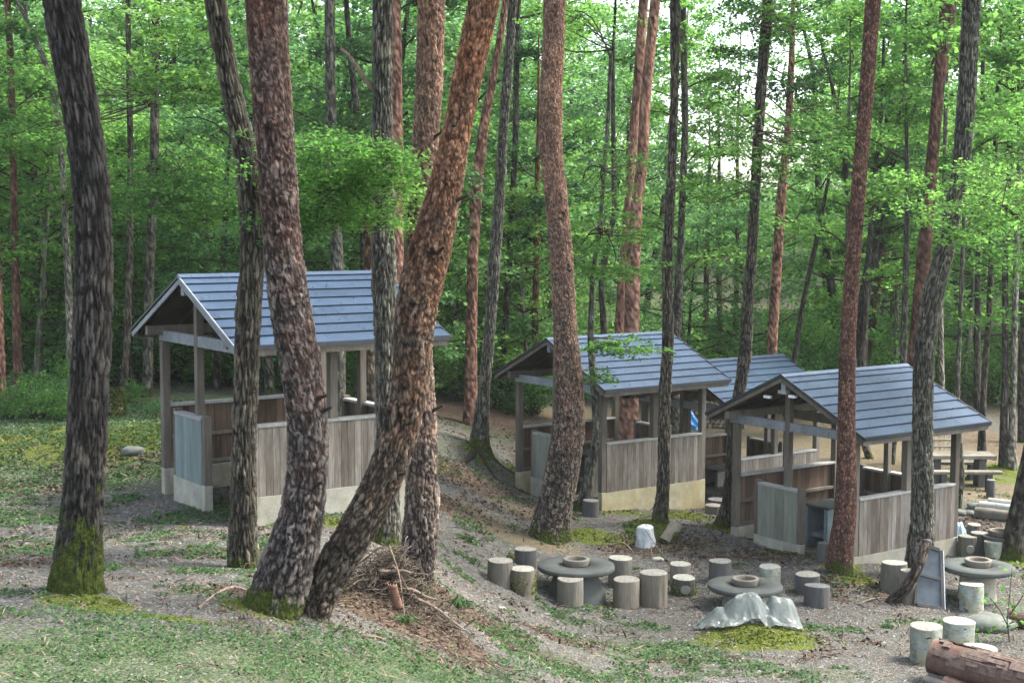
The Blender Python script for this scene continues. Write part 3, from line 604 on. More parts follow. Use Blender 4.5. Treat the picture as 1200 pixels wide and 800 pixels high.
# broken side branch of the grey oak
mb = MB(); Y6 = C6[len(C6) // 3][1]
mb.tube([at(440, 107, Y6), at(430, 96, Y6), at(418, 78, Y6), at(408, 64, Y6), at(399, 57, Y6)], [.035, .03, .027, .022, .018], 8)
mb.build('broken_branch', M['stick'], t6, True)

# leaf masses seen in front: each belongs to a tree
def px_spray(parent, cx, cy, rx, ry, Y, n_spr, per, leaf, mat, seed, src=None, sr=.45, thick=.05, name='foliage', depth=.8):
    rg = np.random.default_rng(seed); mb = MB(); P = []; c0 = at(cx, cy, Y); s = Y / F
    if src is not None: src = np.asarray(src, float)
    for k in range(n_spr):
        a = rg.uniform(0, 2 * math.pi); q = math.sqrt(rg.uniform(0, 1)); c = c0 + np.array([math.cos(a) * q * rx * s, rg.uniform(-depth, depth), math.sin(a) * q * ry * s])
        P.append(spray_points(c, sr * rg.uniform(.7, 1.3), per, thick, rg, .12))
        for _ in range(3):
            e = c + np.append(disc(1, sr * .9, rg)[0], -.02); limb_tube(mb, c, e, .006, .002, 0, 3, 3, rg)
        if src is not None and k % 3 == 0: limb_tube(mb, src + rg.normal(0, .05, 3), c, .018, .005, .04, 4, 7, rg)
    P = np.concatenate(P); V, Fq = leaf_quads(P, leaf, .42, rg=rg)
    mb.build('branch', M['twig'], parent); return raw_mesh(name, V, Fq, mat, parent)
px_spray(t6, 395, 190, 85, 32, 15.6, 34, 230, .050, M['leaf_bright'], 21, at(448, 215, 17.2), .42)  # bright leaf colour stands in for light missing on these sprays
px_spray(t6, 400, 235, 80, 30, 16., 28, 230, .050, M['leaf_bright'], 22, at(448, 262, 17.2), .42)
px_spray(t6, 345, 262, 35, 20, 15.8, 5, 120, .062, M['leaf'], 23, at(448, 250, 17.2), .32)
px_spray(t10, 738, 407, 42, 12, 26.4, 13, 110, .07, M['leaf_bright'], 24, at(693, 402, 26.8), .36, .03, depth=.3)
px_spray(t10, 712, 440, 16, 10, 26.4, 5, 60, .07, M['leaf_bright'], 25, at(696, 440, 26.8), .22, .03, depth=.3)
px_spray(t10, 700, 290, 65, 42, 28.5, 30, 110, .085, M['leaf'], 26, at(705, 270, 27), .55)
px_spray(t10, 712, 210, 50, 40, 29, 16, 100, .07, M['leaf'], 27, at(708, 200, 27), .55)
px_spray(t17, 1135, 235, 75, 45, 22., 24, 110, .066, M['leaf'], 28, at(1215, 190, 25), .42)
px_spray(t17, 1180, 180, 50, 90, 23., 22, 110, .066, M['leaf'], 29, at(1240, 150, 25), .42)
px_spray(t17, 1175, 330, 40, 60, 24., 12, 75, .085, M['leaf'], 30, at(1230, 300, 25), .42)

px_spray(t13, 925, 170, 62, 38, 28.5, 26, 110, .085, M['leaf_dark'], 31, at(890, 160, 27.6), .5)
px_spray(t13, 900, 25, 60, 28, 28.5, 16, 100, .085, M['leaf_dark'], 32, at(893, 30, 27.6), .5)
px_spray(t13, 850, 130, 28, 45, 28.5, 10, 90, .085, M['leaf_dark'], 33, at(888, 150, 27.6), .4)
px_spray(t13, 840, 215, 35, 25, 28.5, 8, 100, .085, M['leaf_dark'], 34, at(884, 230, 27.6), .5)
px_spray(t10, 665, 25, 60, 30, 29, 14, 100, .085, M['leaf'], 35, at(716, 60, 27), .5)
# ================================================================== background stems that the photograph shows singly
def far_tree(label, pts, mat, Y, H=13, crownm='leaf', seed=0, kind='fine', name='forest_tree', crown=True, zc=None, cr=2.4, leaf=.13, nl=8):
    return pix_tree(name, label, 'tree', pts, M[mat], kind, Y, 'single trees of the wood behind the shelters', False, H, M[crownm], seed, crown, .25, cr, 0, leaf, n_limb=nl, per=110, z_crown=zc)
FT = [
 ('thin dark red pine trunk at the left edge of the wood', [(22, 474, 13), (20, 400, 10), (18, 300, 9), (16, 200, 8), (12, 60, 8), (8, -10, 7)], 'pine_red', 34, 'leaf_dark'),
 ('orange trunk foot at the extreme left edge', [(2, 476, 13), (0, 400, 10), (-6, 250, 9), (-14, 0, 8)], 'pine_salmon', 33, 'leaf'),
 ('pale slender trunk left of the leftmost oak', [(82, 480, 9), (82, 370, 9), (76, 250, 8), (70, 150, 8), (60, 90, 7), (30, 20, 6), (14, -10, 5)], 'bark_pale', 34, 'leaf'),
 ('thin brown trunk at far left among the shrubs', [(57, 482, 8), (50, 380, 6), (44, 280, 6), (34, 160, 6), (30, 60, 5), (30, -10, 5)], 'bark_dark', 38, 'leaf_cool'),
 ('straight grey trunk with mossy foot left of the left shelter', [(172, 490, 15), (173, 440, 12), (175, 330, 11), (181, 180, 11), (182, 90, 10), (184, -10, 10)], 'oak_grey', 34.5, 'leaf'),
 ('leaning brown trunk beside the yellow moss stump', [(139, 488, 11), (146, 440, 9), (150, 380, 8), (152, 300, 8), (153, 180, 7), (150, 20, 6)], 'oak_brown', 34, 'leaf_cool'),
 ('short orange pine stem seen above the left shelter roof', [(240, 500, 8), (240, 320, 7), (238, 230, 7), (236, 120, 6), (236, 0, 5)], 'pine_salmon', 48, 'needle'),
 ('dark trunk seen through the left shelter, left one', [(318, 500, 12), (312, 400, 11), (306, 300, 10), (300, 120, 9), (298, -10, 9)], 'oak_grey', 36, 'leaf'),
 ('dark straight trunk rising between the bowing pine and the grey oak', [(398, 490, 16), (397, 400, 15), (395, 300, 14), (388, 160, 13), (387, 80, 12), (386, -10, 12)], 'oak_grey', 31, 'leaf_dark'),
 ('orange pine stem right behind the grey oak', [(432, 480, 14), (433, 380, 13), (432, 310, 13), (437, 230, 12), (444, 100, 11), (448, -10, 10)], 'pine_orange', 34, 'needle'),
 ('dark trunk beside the orange stem above the first roof', [(422, 480, 12), (424, 400, 10), (426, 300, 9), (424, 180, 9), (410, 60, 7), (405, -10, 6)], 'bark_dark', 36, 'leaf_dark'),
 ('pink knotted pine close behind the grey oak', [(466, 470, 18), (465, 320, 17), (464, 150, 16), (462, -10, 15)], 'pine_salmon', 32, 'needle'),
 ('pale thin trunk right of the leaning orange pine', [(527, 490, 7), (521, 400, 6), (517, 330, 6), (514, 230, 5), (512, 150, 5)], 'bark_pale', 46, 'leaf'),
 ('brown trunk behind the bank, left of the pink pine', [(538, 492, 9), (537, 400, 8), (540, 300, 7), (545, 150, 6)], 'bark_dark', 46, 'leaf_cool'),
 ('dark trunk seen right of the grey rooty tree', [(582, 500, 9), (590, 420, 8), (597, 300, 7), (604, 170, 7), (606, 40, 7)], 'bark_dark', 42, 'leaf'),
 ('orange pine stem left of the middle shelter ridge', [(628, 495, 11), (628, 440, 9), (627, 360, 8), (629, 300, 7), (630, 180, 6)], 'pine_orange', 42, 'needle'),
 ('pale stem rising behind the middle shelter ridge', [(648, 500, 7), (647, 400, 6), (646, 320, 6), (645, 200, 5)], 'bark_pale', 46, 'leaf'),
 ('dark stem behind the ridge of the middle shelter, right of the big pine', [(708, 470, 8), (708, 390, 8), (704, 330, 7), (720, 250, 6), (718, 100, 5)], 'bark_dark', 40, 'leaf'),
 ('broad grey trunk seen through the middle shelter', [(792, 520, 16), (790, 440, 15), (797, 300, 8), (803, 150, 8), (800, -10, 8)], 'oak_grey', 41, 'leaf_bright'),
 ('pale dead trunk with bare branches beyond the second roof', [(798, 470, 7), (798, 400, 6), (797, 300, 6), (800, 220, 5), (801, 160, 4)], 'bark_pale', 50, 'leaf_bright'),
 ('left one of three distant red pine stems over the hidden shelter roof', [(827, 480, 8), (827, 400, 7), (828, 305, 6), (829, 250, 5)], 'pine_red', 58, 'leaf_bright'),
 ('middle one of three distant red pine stems over the hidden shelter roof', [(845, 480, 8), (844, 400, 7), (842, 305, 6), (842, 250, 5)], 'pine_red', 58, 'leaf_bright'),
 ('right one of three distant red pine stems over the hidden shelter roof', [(860, 480, 8), (861, 400, 7), (863, 340, 6), (864, 270, 5)], 'pine_orange', 60, 'leaf_bright'),
 ('thin dark stem leaning right beyond the hidden shelter ridge', [(926, 470, 7), (931, 420, 7), (940, 360, 6), (955, 290, 6), (969, 220, 4)], 'bark_dark', 46, 'leaf'),
 ('orange stem slanting behind the front right shelter ridge', [(1010, 480, 8), (1015, 430, 8), (1027, 360, 7), (1036, 290, 6), (1042, 200, 5)], 'pine_orange', 50, 'needle'),
 ('dead pale forked stem behind the right shelter ridge', [(1050, 470, 7), (1050, 400, 6), (1051, 340, 5), (1050, 300, 4)], 'bark_pale', 50, 'leaf'),
 ('pale stem right of the grey oak at the right shelter', [(1104, 470, 7), (1103, 420, 7), (1102, 360, 6), (1106, 240, 5), (1109, 100, 5)], 'bark_pale', 44, 'leaf_bright'),
 ('brown stem in the wood right of the right shelter roof', [(1146, 500, 9), (1145, 440, 8), (1146, 330, 7), (1150, 200, 6), (1152, 60, 5)], 'bark_dark', 47, 'leaf'),
 ('thin curved stem beside the plank table behind the right shelter', [(1122, 595, 10), (1127, 560, 8), (1124, 520, 8), (1121, 480, 7), (1124, 400, 5), (1128, 300, 5)], 'oak_grey', None, 'leaf'),
 ('brown trunk with a spreading foot behind the plank table', [(1150, 541, 12), (1151, 500, 8), (1153, 450, 7), (1160, 350, 7), (1165, 200, 6)], 'oak_brown', None, 'leaf_cool'),
 ('left trunk of the mossy footed pair at far right', [(1177, 548, 14), (1176, 500, 9), (1178, 440, 8), (1178, 300, 7), (1184, 150, 6)], 'bark_dark', None, 'leaf'),
 ('pale right trunk of the mossy footed pair at far right', [(1185, 550, 14), (1186, 500, 8), (1188, 440, 7), (1190, 340, 7), (1194, 200, 6)], 'bark_pale', None, 'leaf_bright'),
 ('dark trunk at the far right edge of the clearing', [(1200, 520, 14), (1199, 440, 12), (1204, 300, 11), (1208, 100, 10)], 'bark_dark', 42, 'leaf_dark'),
 ('slanting mossy trunk seen through the right shelter, left stem of two', [(1022, 546, 11), (1017, 530, 9), (1010, 512, 9), (1004, 480, 8), (998, 400, 8)], 'oak_grey', 38, 'leaf'),
 ('slanting mossy trunk seen through the right shelter, right stem of two', [(1042, 552, 12), (1046, 520, 9), (1050, 500, 8), (1058, 440, 8), (1062, 300, 7)], 'oak_grey', 37, 'leaf'),
]
for i, (lab, pts, mat, Y, cm) in enumerate(FT):
    far_tree(lab, pts, mat, Y, H=11 + (i * 7) % 5, crownm=cm, seed=100 + i, kind='oak' if 'oak' in mat or 'dark' in mat else 'fine', zc=None if i % 3 else gz(*at(pts[0][0], pts[0][1], Y or 36)[:2]) + 4)
lt = [o for o in bpy.data.objects if o.get('label', '').startswith('straight grey trunk with mossy foot')][0]
px_spray(lt, 215, 60, 95, 60, 30, 60, 90, .10, M['leaf_bright'], 36, at(182, 90, 34), .6)
px_spray(lt, 180, 215, 95, 40, 31, 44, 90, .10, M['leaf_bright'], 37, at(182, 200, 34), .6)
px_spray(lt, 225, 225, 60, 18, 30, 12, 90, .10, M['leaf'], 38, at(182, 200, 34), .6)
px_spray(lt, 20, 120, 60, 70, 32, 34, 90, .10, M['leaf'], 39, at(182, 120, 34), .6)
# the pale branchy pine in the bright gap and the dark multi stemmed maple
root, C, _ = far_tree('pale pine with bare upper branches in the bright gap right of centre', [(903, 470, 12), (905, 400, 12), (911, 300, 12), (917, 215, 11), (924, 150, 9), (928, 60, 7), (930, -10, 5)], 'pine_salmon', 40, 15, 'needle', 150, zc=8.6, cr=3.2, leaf=.11, nl=14)
mb = MB()
for (a, b, c) in [((916, 225), (932, 215), (955, 205)), ((914, 250), (930, 262), (952, 225)), ((910, 290), (925, 280), (938, 270)), ((908, 330), (920, 318), (930, 308)), ((918, 210), (908, 190), (900, 178)), ((924, 150), (940, 130), (965, 118)), ((924, 150), (908, 140), (890, 128))]:
    MB().tube([at(*a, 40), at(*b, 40.2), at(*c, 40.4)], [.05, .035, .015], 6).build('bare_branch', M['bark_pale'], root)
mp = empty('maple_tree', (*at(1008, 480, 43)[:2], gz(*at(1008, 480, 43)[:2])), 'dark multi stemmed maple fanning out to the right behind the straight red pine', 'tree', 'single trees of the wood behind the shelters')
mbs = []
for k, pth in enumerate([[(1008, 480), (1012, 380), (1018, 300), (1026, 200), (1034, 120), (1036, 30)], [(1008, 480), (1014, 360), (1028, 280), (1042, 200), (1056, 120), (1062, 40)], [(1008, 480), (1012, 370), (1030, 240), (1050, 180), (1075, 120), (1098, 60)], [(1008, 480), (1010, 350), (1040, 270), (1062, 250), (1080, 230), (1100, 200)], [(1008, 480), (1002, 340), (996, 250), (985, 150), (975, 100), (960, 40)]]):
    C3 = [at(x, y, 43 + .3 * k) for x, y in pth]; C3[0] = np.array([mp.location.x + .06 * k, mp.location.y, mp.location.z - .2])
    trunk_mesh('stem', C3, [.12, .11, .09, .075, .06, .035], M['bark_dark'], mp, 'oak', 14, .12, None, 160 + k, .5, 0.)
    crown_on(mp, np.array(C3[2:]), .08, M['leaf_cool'] if k % 2 else M['leaf'], 6, 2.0, .12, 110, seed=170 + k)

# ================================================================== generic wood: a few built trees, copied
def make_forest_tree(k, H, leafm, mat, cb, Rm, leaf=.13, needle=False):
    rg = np.random.default_rng(500 + k); root = empty('forest_tree', (0, 0, 0)); C3 = []; Rd = []; p = np.array([0, 0, -.4]); d = np.array([rg.normal(0, .05), rg.normal(0, .05), 1.])
    while p[2] < H: C3.append(p.copy()); Rd.append(max(.02, (.011 * H + .02) * (1 - .85 * p[2] / H))); d += rg.normal(0, .03, 3); d[2] = 1; p = p + d * .5
    trunk_mesh('trunk', C3, Rd, M[mat], root, 'fine', 10, .3, None, k, .4, .3)
    C3 = np.array(C3); mb = MB(); P = []; nl = 26
    for j in range(nl):
        t = j / nl; z = cb + (H - cb) * t ** .9; i = int(np.argmin(np.abs(C3[:, 2] - z))); az = j * 2.4 + rg.uniform(-.5, .5)
        L = Rm * (math.sin(math.pi * (.22 + .72 * t)) ** .8) * rg.uniform(.6, 1.2); e = C3[i] + np.array([math.cos(az) * L, math.sin(az) * L, .28 * L + rg.uniform(-.3, .3)])
        pts = limb_tube(mb, C3[i], e, .035 * (1 - .5 * t), .01, .03, 4, 5, rg)
        for q in range(rg.integers(4, 7)):
            u = rg.uniform(.3, 1.05); c = C3[i] + (e - C3[i]) * u + np.append(disc(1, .55, rg)[0], rg.uniform(-.15, .2))
            P.append(spray_points(c, rg.uniform(.4, .85), rg.integers(50, 95), .06 if not needle else .12, rg, .2))
    V, Fq = leaf_quads(np.concatenate(P), leaf, .5, .6, rg)
    mb.build('branches', M['twig'], root); raw_mesh('crown', V, Fq, M[leafm], root); return root
def copy_thing(root, loc, rz=0., s=1., label=None):
    r = root.copy(); COL.objects.link(r); r.location = loc; r.rotation_euler = (0, 0, rz); r.scale = (s, s, s)
    if label: r['label'] = label
    for ch in list(root.children):
        c = ch.copy(); COL.objects.link(c); c.parent = r; c.matrix_parent_inverse = Matrix()
        for g2 in ch.children:
            d = g2.copy(); COL.objects.link(d); d.parent = c
    return r
protos = [make_forest_tree(0, 12, 'leaf', 'bark_dark', 1.6, 2.9), make_forest_tree(1, 10, 'leaf_cool', 'oak_grey', 1.3, 2.7), make_forest_tree(2, 13, 'leaf_bright', 'oak_brown', 2.4, 3.0),
          make_forest_tree(3, 11, 'leaf_cool', 'bark_dark', 1.2, 2.8), make_forest_tree(4, 7, 'leaf_bright', 'bark_pale', .9, 2.6, .11), make_forest_tree(5, 6, 'leaf_cool', 'bark_dark', .7, 2.4, .11)]
FL = ['leafy green forest tree in the dense wood behind the shelters']
used = [False] * 6; placed = []
rg = np.random.default_rng(77); tries = 0
def ok_spot(x, y):
    px = 600 + F * x / y
    lim = 36 if px < 180 else (37 if px < 500 else (42 if px < 640 else (47 if px < 1000 else 50)))
    return y > lim
rows = [(35.5, 45, 20, (4, 5)), (36, 44, 24, (0, 1, 3, 4, 5)), (44, 56, 40, (0, 1, 2, 3, 4, 5)), (56, 74, 44, (0, 1, 2, 4, 5)), (74, 105, 46, (0, 1, 2, 4))]
for (y0, y1, cnt, kinds) in rows:
    c = 0; tries = 0
    while c < cnt and tries < 3000:
        tries += 1; y = rg.uniform(y0, y1); x = rg.uniform(-.43, .43) * y; 
        if not ok_spot(x, y): continue
        if any((x - a) ** 2 + (y - b) ** 2 < (2.0 if y < 56 else 2.6) ** 2 for a, b in placed): continue
        px = 600 + F * x / y
        gap = 765 < px < 975; hgap = False
        k = int(rg.choice(kinds))
        if gap and y > 50: continue
        if gap or hgap: k = int(rg.choice((4, 5)))
        s = rg.uniform(.85, 1.2) * (1.0 if y < 70 else 1.15)
        if gap and y > 56: s *= .9
        if not gap and y > 44: s *= 1.25
        placed.append((x, y)); c += 1
        loc = (x, y, gz(x, y)); rz = rg.uniform(0, 6.28); pr = protos[k]
        if not used[k]:
            used[k] = True; pr.location = loc; pr.rotation_euler = (0, 0, rz); pr.scale = (s, s, s); o = pr
        else: o = copy_thing(pr, loc, rz, s)
        tag(o, FL[0], 'tree', 'leafy trees of the wood behind the shelters')
# shrubs along the wood edge
def make_shrub(k, mat, h=1.1, leaf=.07):
    rg = np.random.default_rng(800 + k); root = empty('shrub', (0, 0, 0)); mb = MB(); P = []
    for j in range(16):
        az = rg.uniform(0, 6.28); L = rg.uniform(.2, .8); e = np.array([math.cos(az) * L, math.sin(az) * L, h * rg.uniform(.45, 1.0) * (1.1 - .5 * L)])
        limb_tube(mb, (0, 0, -.05), e, .012, .004, .05, 4, 4, rg); P.append(spray_points(e, rg.uniform(.22, .4), 75, .09, rg, .3))
        P.append(spray_points(e * np.array([1.1, 1.1, .55]), rg.uniform(.22, .4), 55, .09, rg, .3))
    V, Fq = leaf_quads(np.concatenate(P), leaf, .6, .62, rg); mb.build('stems', M['twig'], root); raw_mesh('leaves', V, Fq, M[mat], root); return root
sh = [make_shrub(0, 'leaf_bright'), make_shrub(1, 'leaf_cool'), make_shrub(2, 'leaf')]
su = [False] * 3
def put_shrub(x, y, k, s, label, group=None):
    loc = (x, y, gz(x, y) - .03); rz = random.uniform(0, 6.28)
    if not su[k]: su[k] = True; o = sh[k]; o.location = loc; o.rotation_euler = (0, 0, rz); o.scale = (s,) * 3
    else: o = copy_thing(sh[k], loc, rz, s)
    tag(o, label, 'shrub', group)
for (px, Y, k, s, lab) in [(12, 30.3, 0, 1.0, 'light green shrub at the left edge on top of the grassy bank'), (38, 30.2, 0, 1.15, 'light green shrub on the bank left of the leftmost oak'), (72, 31, 1, 1.1, 'bluish green shrub partly behind the leftmost oak'), (58, 33.5, 2, 1.3, 'taller dark shrub behind the light shrubs at left'),
                           (188, 31.5, 1, .55, 'small low shrub at the left rear corner of the left shelter'), (147, 33.5, 2, .7, 'low shrub beside the yellow moss stump')]:
    p = at(px, 400, Y); put_shrub(p[0], Y, k, s * .72, lab)
for i in range(190):
    y = rg.uniform(37, 64); x = rg.uniform(-.42, .42) * y
    if not ok_spot(x, y + 1.0): continue
    put_shrub(x, y, i % 3, rg.uniform(1.1, 2.6), 'green undergrowth shrub along the edge of the wood', 'undergrowth shrubs along the wood edge')
# the far-off wood on the hillside, one mass
P = []; rg = np.random.default_rng(91)
for i in range(1100):
    y = rg.uniform(104, 150); x = rg.uniform(-.46, .46) * y; px = 600 + F * x / y
    g0 = tps(x, y)[0]; Hm = (20 if not 770 < px < 970 else 4) * rg.uniform(.5, 1.15); z = g0 + Hm * math.sqrt(rg.uniform(0.02, 1)); r = rg.uniform(1.2, 2.4)
    q = rg.normal(size=(110, 3)); q /= np.linalg.norm(q, axis=1)[:, None]; P.append(np.array([x, y, z]) + q * r * np.array([1, 1, .55]) * rg.uniform(.6, 1, (110, 1)))
V, Fq = leaf_quads(np.concatenate(P), .38, .7, .7, rg); tag(raw_mesh('far_wood', V, Fq, M['leaf_bright']), 'pale green mass of distant trees on the hillside', 'wood', None, 'stuff')

# ================================================================== the four shelters
YAW = .951; U = np.array([math.sin(YAW), math.cos(YAW), 0]); Vv = np.array([-math.cos(YAW), math.sin(YAW), 0]); Zv = np.array([0, 0, 1.])
LR, RISE, HW = 3.564, .924, 2.0
def shelter(A, label, lamps=False, whitetrim=False, base='conc', screen='board_green'):
    A = np.array(A) + np.array([0, 0, CZ]); C = A - HW * Vv - RISE * Zv
    mid = C + U * LR / 2 + Vv * HW; g0 = gz(mid[0], mid[1]); root = empty('cooking_shelter', (mid[0], mid[1], g0), label, 'shelter')
    P = lambda u, v, z: C + u * U + v * Vv + z * Zv
    zr = lambda v: RISE * (v / HW if v <= HW else (2 * HW - v) / HW)      # roof height at v
    # roof: stepped metal courses on both slopes
    roof = MB(); n = 8
    for side in (0, 1):
        for k in range(n):
            t0, t1 = k / n, (k + 1) / n; v0, v1 = HW * t0, HW * t1 + .012
            z0, z1 = RISE * t0 + .030, RISE * min(1, t1) + .008
            if side: v0, v1 = 2 * HW - v0, 2 * HW - v1
            cuts = [0, .45 + .3 * random.random(), 1] if k % 2 else [0, .2 + .25 * random.random(), .75 + .15 * random.random(), 1]
            for a, b in zip(cuts[:-1], cuts[1:]):
                u0, u1 = LR * a + .0015, LR * b - .0015; zt = .0
                V = [P(u0, v0, z0 - .005), P(u1, v0, z0 - .005), P(u1, v1, z1 - .004), P(u0, v1, z1 - .004), P(u0, v0, z0), P(u1, v0, z0), P(u1, v1, z1 + .002), P(u0, v1, z1 + .002)]
                f = [(0, 3, 2, 1), (4, 5, 6, 7), (0, 1, 5, 4), (1, 2, 6, 5), (2, 3, 7, 6), (3, 0, 4, 7)]
                if side: f = [tuple(reversed(q)) for q in f]
                roof.add(V, f)
    ro = roof.build('roof', M['roof'], root)
    rg = np.random.default_rng(int(abs(A[0]) * 100) % 97); nl = 170; uu_ = rg.uniform(.05, LR - .05, nl); vv_ = rg.uniform(.05, HW - .05, nl)
    LP = np.array([P(a, b, RISE * b / HW + .045) for a, b in zip(uu_, vv_)]); V, Fq = leaf_quads(LP, .042, .25, .45, rg); raw_mesh('fallen_leaves', V, Fq, M['litter'], ro)['kind'] = 'stuff'
    cap = MB(); cap.add([P(-.02, HW - .09, RISE - .005), P(-.02, HW, RISE + .045), P(-.02, HW + .09, RISE - .005), P(LR + .02, HW - .09, RISE - .005), P(LR + .02, HW, RISE + .045), P(LR + .02, HW + .09, RISE - .005)], [(0, 3, 4, 1), (1, 4, 5, 2), (0, 1, 2), (3, 5, 4), (0, 2, 5, 3)]); cap.build('ridge_cap', M['roof'], ro)
    deck = MB()
    for side in (0, 1):
        v = lambda q: q if not side else 2 * HW - q
        a, b = P(LR / 2, v(.02), -.022), P(LR / 2, v(HW), RISE - .03); d = (b - a); nn = np.cross(U, d); nn /= np.linalg.norm(nn); nn *= np.sign(nn[2])
        deck.obox((a + b) / 2, U * (LR / 2 - .01), d / 2, nn * .01)
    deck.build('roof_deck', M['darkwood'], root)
    raf = MB()
    for u in np.linspace(.12, LR - .12, 7):
        for side in (0, 1):
            v = lambda q: q if not side else 2 * HW - q
            raf.beam(P(u, v(.06), -.075), P(u, v(HW - .02), RISE - .09), .05, .07, up=Zv)
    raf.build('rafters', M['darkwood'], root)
    # barge boards and eave trim
    for uu in (-.012, LR + .012):
        for side in (0, 1):
            v = lambda q: q if not side else 2 * HW - q
            MB().beam(P(uu, v(-.02), -.005), P(uu, v(HW), RISE + .005), .02, .035 if whitetrim else .055, up=Zv).build('roof_trim', M['beam'] if whitetrim and side == 0 and uu < 0 else M['trim'], root)
            MB().beam(P(uu + (.02 if uu < 0 else -.02), v(.03), -.072), P(uu + (.02 if uu < 0 else -.02), v(HW), RISE - .07), .025, .075, up=Zv).build('barge_board', M['beam'] if uu < 0 and whitetrim else M['post'], root, bevel=.003)
    for v in (-.018, 2 * HW + .018): MB().beam(P(0, v, -.01), P(LR, v, -.01), .02, .07, up=Zv).build('eave_trim', M['trim'], root)
    for v in (.045, 2 * HW - .045): MB().beam(P(.02, v, -.085), P(LR - .02, v, -.085), .03, .09, up=Zv).build('fascia', M['post'], root)
    # frame
    va, vb, ua, ub = .5, 3.5, .36, LR - .36; W_ = .13
    for v in (va, vb): MB().beam(P(.06, v, .02), P(LR - .06, v, .02), .11, .15, up=Zv).build('eave_beam', M['post'], root, bevel=.006)
    MB().beam(P(.05, HW, RISE - .2), P(LR - .05, HW, RISE - .2), .11, .17, up=Zv).build('ridge_beam', M['beam'], root, bevel=.006)
    for u in (ua, (ua + ub) / 2, ub): MB().beam(P(u, va - .12, -.10 + .03), P(u, vb + .12, -.10 + .03), .10, .17, up=Zv).build('tie_beam', M['beam'] if u == ua else M['post'], root, bevel=.006)
    for u in (ua, (ua + ub) / 2, ub):
        for v in (va, vb): MB().beam(P(u, v, -2.226), P(u, v, -.157), W_, W_, up=U).build('post', M['post'], root, bevel=.008)
    for u in (ua, ub):
        MB().beam(P(u, 2.12, -2.226), P(u, 2.12, RISE - .30), .12, .12, up=U).build('king_post', M['post'], root, bevel=.008)
    # low walls: concrete base, outer boards, inner boards with rails, cap
    def wall(p, q, outn, name, om, im, cm, top=-1.2, ins=.0, t=.15, bh=-3.3, extra=0.):
        d = q - p; L = np.linalg.norm(d); d = d / L; z0 = p[2]
        MB().obox((p + q) / 2 + Zv * ((-2.23 + bh) / 2), d * (L / 2 + extra), outn * t / 2, Zv * (-2.23 - bh) / 2).build('concrete_base', cm, root, bevel=.01)
        wl = MB(); nb = max(3, int(round(L / .115))); 
        for i in range(nb):
            c = p + d * L * (i + .5) / nb; jt = random.uniform(-.0015, .0015)
            wl.obox(c + outn * (t / 2 - .012 + jt) + Zv * ((-2.245 + top - .02) / 2), d * (L / nb / 2 - .0025), outn * .009, Zv * ((top - .02 + 2.245) / 2))
        w = wl.build(name, om, root)
        ib = MB()
        for i in range(nb):
            c = p + d * L * (i + .5) / nb; ib.obox(c + outn * (t / 2 - .036) + Zv * ((-2.22 + top - .03) / 2), d * (L / nb / 2 - .002), outn * .008, Zv * ((top - .03 + 2.22) / 2))
        ib.build('inner_boards', im, w)
        for zz in (-1.72, -2.18):
            MB().obox((p + q) / 2 + outn * (-.02) + Zv * zz, d * (L / 2 - .005), outn * .03, Zv * .03).build('inner_rail', M['post'], w, bevel=.004)
        MB().obox((p + q) / 2 + Zv * top, d * (L / 2 + .005), outn * (t / 2 + .012), Zv * .022).build('cap_rail', M['rail'], w, bevel=.004)
        return w
    wall(P(ua + W_ / 2, va, 0), P(ub - W_ / 2, va, 0), -Vv, 'side_wall', M['board'], M['inner'], M[base], extra=W_)
    wall(P(ua + W_ / 2, vb, 0), P(ub - W_ / 2, vb, 0), Vv, 'side_wall', M['board'], M['inner'], M[base], extra=W_)
    for (u, s) in ((ua - .08, -1), (ub + .08, 1)):
        wall(P(u, 1.74, 0), P(u, 2.76, 0), U * s, 'screen_wall', M[screen], M['inner'], M['conc'], top=-1.23, t=.14, extra=.10)
        for v in (1.69, 2.81): MB().beam(P(u, v, -2.228), P(u, v, -1.17), .10, .12, up=U).build('screen_post', M['post'], root, bevel=.006)
    if lamps:
        for (v, w_, dz) in ((2.44, .17, .44), (1.80, .17, .37)):
            c = P(.10, v, RISE - dz); MB().obox(c, U * .04, Vv * w_ / 2, Zv * .025).build('lamp', M['lampw'], root, bevel=.008)
        MB().obox(P(.10, 2.03, RISE - .31), U * .05, Vv * .11, Zv * .035).build('lamp_box', M['rail'], root, bevel=.006)
        mb = MB(); mb.tube([P(.10, 2.44, RISE - .42), P(.1, 2.25, RISE - .46), P(.1, 2.03, RISE - .31), P(.12, 2.1, RISE - .66), P(.13, 1.9, RISE - .6), P(.1, 1.80, RISE - .37)], .007, 6)
        mb.build('cable', M['cable'], root)
    return P
P1 = shelter((-5.022, 21.415, -.874), 'cooking shelter with dark blue metal roof standing alone at left behind the big trunks', whitetrim=True, screen='board_blue')
P2 = shelter((.752, 30.742, -2.577), 'cooking shelter with pale sky reflecting roof and yellowed concrete base, in the middle', base='conc_y')
P3 = shelter((5.017, 26.323, -2.872), 'cooking shelter at front right with two white lamps hanging in its open gable', lamps=True)
P4 = shelter((3.85, 33.27, -3.34), 'rear cooking shelter mostly hidden between the middle and the front right shelter', base='conc_b')

